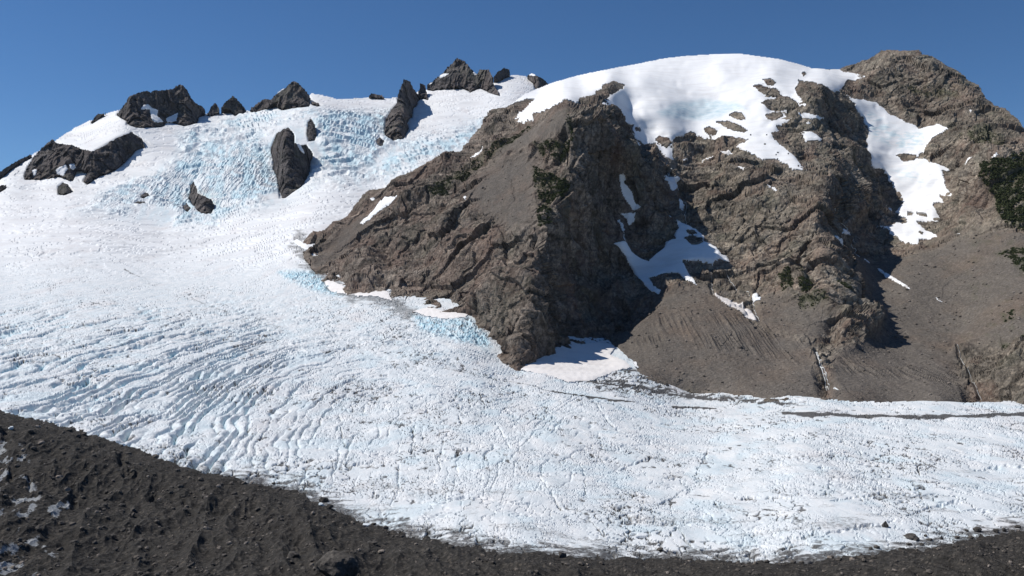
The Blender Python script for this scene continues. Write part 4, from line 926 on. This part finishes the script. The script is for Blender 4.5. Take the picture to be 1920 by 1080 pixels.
# rock line along the moraine edge at right, too many small ones to count
sp = []
for _ in range(520):
    px = rng.uniform(1560, 2050); e = float(np.interp(px, MOR[:, 0], MOR[:, 1])); py = e - abs(rng.normal(0, 6)) - 1 + 3
    if rng.random() > smooth(1560, 1720, px): continue
    p = g_at(px, py); sp.append((p, rng.uniform(.5, 1.6) * p[1] / F))
for _ in range(620):
    px = rng.uniform(300, 1560); e = float(np.interp(px, MOR[:, 0], MOR[:, 1])); py = e - abs(rng.normal(0, 5)) + 3
    p = g_at(px, py); sp.append((p, rng.uniform(.4, 1.2) * p[1] / F))
scatter('rubble', sp, M['boulder'], 'small dark stones lying on the ice along the moraine edge', 'rubble', rng)

def boulder(px, py, wpx, label, hr=.7, where='ice', mat='boulder', seed=0, point=False, dr=.8, cat='boulder', name='boulder'):
    """px, py: middle of the boulder's foot on the ground"""
    r_ = np.random.default_rng(100 + seed)
    p = (g_at if where == 'ice' else o_at)(px, py); R = wpx / 2 * p[1] / F
    V = cut_rock(ICO3[0], r_, 16, .55)
    V /= np.abs(V).max(0)
    if point: V[:, :2] *= (1 - .55 * np.clip(V[:, 2:], -1, 1)) / 1.2
    n = fbm3(V[:, 0] * 1.6 + seed, V[:, 1] * 1.6, V[:, 2] * 1.6, 4, 7); V = V * (1 + .14 * n[:, None])
    V = V * np.array([R, R * dr, R * hr])
    V[:, 2] += R * hr * .62
    a = r_.uniform(-.4, .4); c, s = math.cos(a), math.sin(a); V[:, :2] = V[:, :2] @ np.array([[c, s], [-s, c]])
    o = raw_mesh(name, V, [ICO3[1]], M[mat], None, False); o.location = p
    return tag(o, label, cat, 'boulders on the ice and moraine')
B = [
 (1658,986,15,'pointed dark boulder standing alone on the ice, highest of the right hand rocks',.95,'ice','boulder',1,True),
 (1708,1006,28,'largest flat dark slab on the ice at lower right',.42,'ice','boulder',2,False),
 (1717,1011,10,'small grey boulder touching the right end of the largest flat slab',.6,'ice','boulder',3,False),
 (1735,1001,7,'small grey stone on bare ice just right of the largest flat slab',.7,'ice','boulder',4,False),
 (1742,1009,12,'low flat dark stone between the largest slab and the rock line',.4,'ice','boulder',5,False),
 (1765,1008,7,'small upright dark stone just above the rock line, right of the flat stones',.9,'ice','boulder',6,False),
 (1795,1006,10,'dark round stone at the rock line left of the stacked pair',.75,'ice','boulder',7,False),
 (1813,994,8,'small dark stone on clean ice left of the wide leaning block',.7,'ice','boulder',8,False),
 (1832,994,17,'wide grey leaning block on the ice above the rock line',.65,'ice','boulder',9,False),
 (1820,1006,11,'grey stone at the rock line below the wide leaning block',.6,'ice','boulder',10,False),
 (1867,996,12,'blocky grey boulder at the rock line right of the wide leaning block',.75,'ice','boulder',11,False),
 (1882,993,9,'dark boulder close beside the blocky grey one toward the edge',.9,'ice','boulder',12,False),
 (1908,986,11,'dark boulder nearest the right picture edge at the rock line',.6,'ice','boulder',13,False),
 (1703,1019,11,'grey boulder on ice straight below the largest flat slab',.6,'ice','boulder',14,False),
 (1728,1019,9,'dark boulder in the rock line between two grey ones below the slab',.7,'ice','boulder',15,False),
 (1643,1025,11,'dark boulder at the left end of the rock line, right one of a touching pair',.75,'ice','boulder',16,False),
 (1633,1028,9,'dark boulder at the left end of the rock line, left one of a touching pair',.7,'ice','boulder',17,False),
 (1687,1027,9,'small flat stone in the rock line left of the grey boulder below the slab',.5,'ice','boulder',18,False),
 (1052,1044,18,'round black boulder perched on the moraine rim near bottom middle',.85,'moraine','boulder',19,False),
 (1237,1030,14,'lone dark oval boulder on the ice near bottom middle',.6,'ice','boulder',20,False),
 (605,941,19,'flat topped grey boulder on the ice at the moraine rim, casting a shadow',.55,'ice','boulder',21,False),
 (617,955,14,'dark lump on the moraine rim just under the flat topped boulder',.6,'moraine','boulder',22,False),
 (513,905,9,'small dark stone on dirty ice above the left moraine rim',.5,'ice','boulder',23,False),
 (700,981,11,'small black stone by the ice block on the moraine rim',.5,'ice','boulder',24,False),
 (548,1060,26,'dark boulder with a pale top on the moraine left of the big bottom rock',.65,'moraine','boulder',26,False),
 (715,1040,16,'pale thin slab tilted on the moraine right of the big bottom rock',.5,'moraine','pale_boulder',27,False),
 (698,1026,20,'flat grey slab above the pale tilted slab on the moraine',.3,'moraine','boulder',28,False),
 (182,981,8,'tiny pale stone on the left moraine slope',.7,'moraine','pale_boulder',29,False),
 (115,995,14,'flat dark boulder on the left moraine slope below the ice streaks',.5,'moraine','boulder',30,False),
 (265,1026,15,'grey boulder low on the left moraine, upper of a close pair',.5,'moraine','boulder',31,False),
 (274,1034,8,'small pale boulder low on the left moraine, lower of a close pair',.6,'moraine','pale_boulder',32,False),
 (345,968,12,'grey stone beside the round dark pit on the left moraine',.6,'moraine','boulder',33,False),
 (126,928,11,'tan block at the top of the dirty ice streak on the left',.7,'moraine','pale_boulder',34,False),
 (1438,1060,12,'dark stone on the moraine rim where it dips toward bottom right',.7,'moraine','boulder',35,False),
]
for b in B: boulder(b[0], b[1], b[2], b[3], b[4], b[5], b[6], b[7], b[8])
boulder(626, 1100, 92, 'biggest rounded rock cut by the bottom picture edge', .72, 'moraine', 'boulder', 41, False, .6)
for px, py, w_, lb, sd in ((602,950,13,'white ice block under the flat topped boulder on the moraine rim',51),(686,985,15,'white ice block on the moraine rim further right beside a black stone',52),(20,812,11,'white ice block beside the dark hole on the far left moraine',53)):
    boulder(px, py, w_, lb, .6, 'moraine', 'ice_chunk', sd, False, .8, 'ice block', 'ice_block')
# big blocks on the far scree
for px, py, w_, lb, sd in ((1387,652,9,'dark block on the grey moraine wall below the dirty snow slab',61),(1697,816-0*1,0,'',62),(1699,634,11,'single large grey block on the scree right of the lower crag',63),(1217,586,7,'pale block near the shadow edge on the scree',64),(1307,587,6,'small dark block at the crest of the fluted moraine wall',65)):
    if not w_: continue
    r_ = np.random.default_rng(sd); p = m_at(px, py); R = w_ / 2 * p[1] / F
    V = cut_rock(ICO3[0], r_, 14, .55) * np.array([R, R * .8, R * .7]); V[:, 2] += R * .35
    o = raw_mesh('boulder', V, [ICO3[1]], M['stone'], None, False); o.location = p.tolist(); tag(o, lb, 'boulder', 'blocks on the far scree')

# ------------------------------------------------------------------ streams and falls
def ribbon(line, wpx, name, label, seed, strands=1):
    l = np.array(line, float); seg = np.hypot(*np.diff(l, axis=0).T); s = np.concatenate([[0], np.cumsum(seg)]); t = np.arange(0, s[-1], .7)
    Vs, Fs, off = [], [], 0
    for k in range(strands):
        cx_ = np.interp(t, s, l[:, 0]) + 2.2 * n2(t / 9, t * 0, seed + k) + 1.3 * n2(t / 3.5, t * 0, seed + k + 3) + (k - (strands - 1) / 2) * 2.2 * np.sin(t / s[-1] * 3.1); cy_ = np.interp(t, s, l[:, 1])
        w_ = wpx * .55 * (.12 + 1.15 * np.abs(n2(t / 6, t * 0, seed + 9 + k))) * (.6 if k else 1)
        rows = []
        for a, hgt in ((-.5, -.6), (-.25, .7), (.25, .7), (.5, -.6)):
            q = []
            for xx, yy, ww in zip(cx_, cy_, w_):
                p = m_at(xx + a * ww, yy); i = int(round((xx - mx[0]) / 1.35)); j = int(round((yy - my[0]) / 1.35))
                q.append(m_at(xx, yy) + np.array([a * ww * p[1] / F, 0, 0]) + NS[j, i] * (1.0 + hgt))
            rows.append(q)
        V = np.array(rows); n = V.shape[1]
        for d_ in range(3):
            V = np.concatenate([V[:, :1], (V[:, :-2] + V[:, 1:-1] * 2 + V[:, 2:]) / 4, V[:, -1:]], 1)
        V = V.reshape(-1, 3); b = np.arange(n - 1)
        f = [np.stack([r * n + b, r * n + b + 1, ((r + 1) % 4) * n + b + 1, ((r + 1) % 4) * n + b], 1) for r in range(4)]
        Vs.append(V); Fs.append(np.concatenate(f) + off); off += len(V)
    o = raw_mesh(name, np.concatenate(Vs), [np.concatenate(Fs)], M['water'], None, True)
    tag(o, label, name, 'streams and falls down the rock')
ribbon(STREAMS['wa'], 2.2, 'waterfall', 'short fall between the dome rocks just under the snow', 1)
ribbon(STREAMS['wb'], 2.6, 'waterfall', 'little waterfall at the dark cliff edge below the dome snow', 2, 2)
ribbon(STREAMS['wc'], 1.6, 'stream', 'thin broken stream running down beside the shaded gully', 3)
ribbon(STREAMS['wd'], 2.6, 'waterfall', 'tall straight waterfall in the dark notch of the crag', 4, 2)
ribbon(STREAMS['we'], 2.0, 'stream', 'stream tumbling from the dark notch to the scree channel', 5)
ribbon(STREAMS['wf'], 2.6, 'waterfall', 'forked waterfall down dark rocks above the glacier edge', 6, 3)
ribbon(STREAMS['wg'], 1.2, 'waterfall', 'thin cascade through the moraine wall near the right edge', 7, 1)
ribbon(STREAMS['wh'], 1.6, 'stream', 'left of twin streams below the wide shaded snowfield', 8)
ribbon(STREAMS['wi'], 1.8, 'stream', 'right of twin streams below the wide shaded snowfield', 9)
ribbon(STREAMS['wj'], 1.7, 'stream', 'short stream below the snow plug on the lower rocks', 10)

# ------------------------------------------------------------------ shrubs and dwarf trees
def bushes(poly, n, size, label, name, seed, lone=0, tall=.42):
    r_ = np.random.default_rng(seed); p0 = np.array(poly); x0, y0 = p0.min(0); x1, y1 = p0.max(0); Vs, k, tries = [], 0, 0
    while k < n and tries < n * 60:
        tries += 1
        px, py = r_.uniform(x0, x1), r_.uniform(y0, y1)
        if not inside(poly, np.array([px + 3 * float(n2(px / 7, py / 7, 5))]), np.array([py + 3 * float(n2(px / 7, py / 7, 6))]))[0]: continue
        if n2(px / 13, py / 9, seed) < r_.uniform(-.6, .25): continue
        i = int(round((px - mx[0]) / 1.35)); j = int(round((py - my[0]) / 1.35))
        if i >= len(mx) or not mmask[j, i] or allsnow[j, i]: continue
        p = MX[j, i]; R = .68 * size * r_.uniform(.5, 1.7); k += 1; m = 60
        d = r_.normal(size=(m, 3)); d /= np.linalg.norm(d, axis=1)[:, None]; d[:, 2] = np.abs(d[:, 2]) * 1.2 * tall * 1.4
        c = p + d * R * r_.uniform(.35, 1.0, (m, 1)); s = R * r_.uniform(.12, .28, (m, 1, 1))
        u = r_.normal(size=(m, 4, 3)) * .25 + np.array([[[1, 0, .2]], ])[:, 0] * 0
        a = r_.normal(size=(m, 3)); a /= np.linalg.norm(a, axis=1)[:, None]; b = np.cross(a, r_.normal(size=(m, 3))); b /= np.linalg.norm(b, axis=1)[:, None]
        q = np.stack([-a - .6 * b, a - .6 * b, a * .7 + b, -a * .6 + b], 1)
        Vs.append((c[:, None] + q * s + u * s * .4).reshape(-1, 3))
    if not Vs: return
    V = np.concatenate(Vs); o = raw_mesh(name, V, [np.arange(len(V)).reshape(-1, 4)], M['shrub'], None, False)
    tag(o, label, name.replace('_', ' '), kind='stuff')
VL = [(0,230,2.6,'dark green shrub belt climbing the buttress ridge line'),(1,110,2.6,'dark shrub clump near the top of the buttress'),(2,190,2.8,'biggest dark shrub patch on the buttress beside the shaded cliff'),(3,50,2.6,'small dark shrub patch at the lower cliff edge of the buttress'),(4,50,2.4,'isolated shrub patch low on the left buttress ridge'),
      (5,36,2.0,'sparse shrubs along the buttress summit edge'),(6,900,3.6,'dense dark wood on the slope at the right picture edge'),(7,90,2.4,'shrubs on the pale knoll below the wood at the right edge'),(8,8,2.2,'few scattered shrubs on right hand scree'),(9,60,2.3,'left tall shrub clump on the lower brown slope'),(10,46,2.3,'middle shrub clump on the lower brown slope'),(11,36,2.2,'right shrub clump on the lower brown slope'),(12,40,1.7,'sprinkled low shrubs beneath the clumps on the lower brown slope'),(13,40,1.8,'low green shrubs at the right edge above the grey bluff'),(14,60,1.9,'thin shrubs on the shoulder below the right summit'),(15,36,1.8,'faint shrub line on the upper face of the right summit')]
for k, n, s, lb in VL: bushes(VEG[k], int(n * 4.0), s, lb, 'woods' if k == 6 else 'shrubbery', 900 + k)
# ------------------------------------------------------------------ thin mountain air
def air(density):
    m = bpy.data.materials.new('air'); m.use_nodes = True; nt = m.node_tree; nt.nodes.clear()
    v = nt.nodes.new('ShaderNodeVolumePrincipled'); o = nt.nodes.new('ShaderNodeOutputMaterial')
    v.inputs['Color'].default_value = (.72, .84, 1.0, 1); v.inputs['Density'].default_value = density; v.inputs['Anisotropy'].default_value = .1
    nt.links.new(v.outputs['Volume'], o.inputs['Volume'])
    x0, x1, y0, y1, z0, z1 = -6000, 6000, -400, 7000, -900, 1260
    V = np.array([(x, y, z) for x in (x0, x1) for y in (y0, y1) for z in (z0, z1)], float)
    Q = np.array([(0, 1, 3, 2), (4, 6, 7, 5), (0, 4, 5, 1), (2, 3, 7, 6), (0, 2, 6, 4), (1, 5, 7, 3)])
    o_ = raw_mesh('haze', V, [Q], m, None, False); tag(o_, 'thin blue mountain haze over the glacier basin', 'haze', kind='stuff')
air(0.5e-5)
# ------------------------------------------------------------------ light, sky, camera
SUN = np.array([-.61, .13, .78]); SUN /= np.linalg.norm(SUN)
elev = math.asin(SUN[2])
w = bpy.data.worlds.new('World'); scene.world = w; w.use_nodes = True
nt = w.node_tree; bg = nt.nodes['Background']
sky = nt.nodes.new('ShaderNodeTexSky'); sky.sky_type = 'NISHITA'; sky.sun_disc = False
sky.sun_elevation = elev; sky.sun_rotation = math.atan2(SUN[0], SUN[1])
sky.altitude = 2600; sky.air_density = 1.0; sky.dust_density = .0; sky.ozone_density = 6.0
hs = nt.nodes.new('ShaderNodeHueSaturation'); hs.inputs['Saturation'].default_value = 1.12
nt.links.new(sky.outputs['Color'], hs.inputs['Color']); nt.links.new(hs.outputs['Color'], bg.inputs['Color']); bg.inputs['Strength'].default_value = .079
ld = bpy.data.lights.new('sun', 'SUN'); ld.energy = 4.2; ld.angle = math.radians(.53); ld.color = (1, .955, .89)
lo = bpy.data.objects.new('sun', ld); COL.objects.link(lo)
from mathutils import Vector
lo.rotation_euler = Vector(SUN).to_track_quat('Z', 'Y').to_euler(); lo.location = (-3000, 500, 3000)
cam = bpy.data.cameras.new('camera'); co = bpy.data.objects.new('camera', cam); COL.objects.link(co)
co.location = (0, 0, 0); co.rotation_euler = (math.radians(90), 0, 0)
cam.sensor_width = 36; cam.lens = 36 * F / 1920; cam.clip_start = .5; cam.clip_end = 60000
scene.camera = co
scene.view_settings.view_transform = 'Standard'; scene.view_settings.look = 'None'; scene.view_settings.gamma = 1; scene.view_settings.exposure = .15
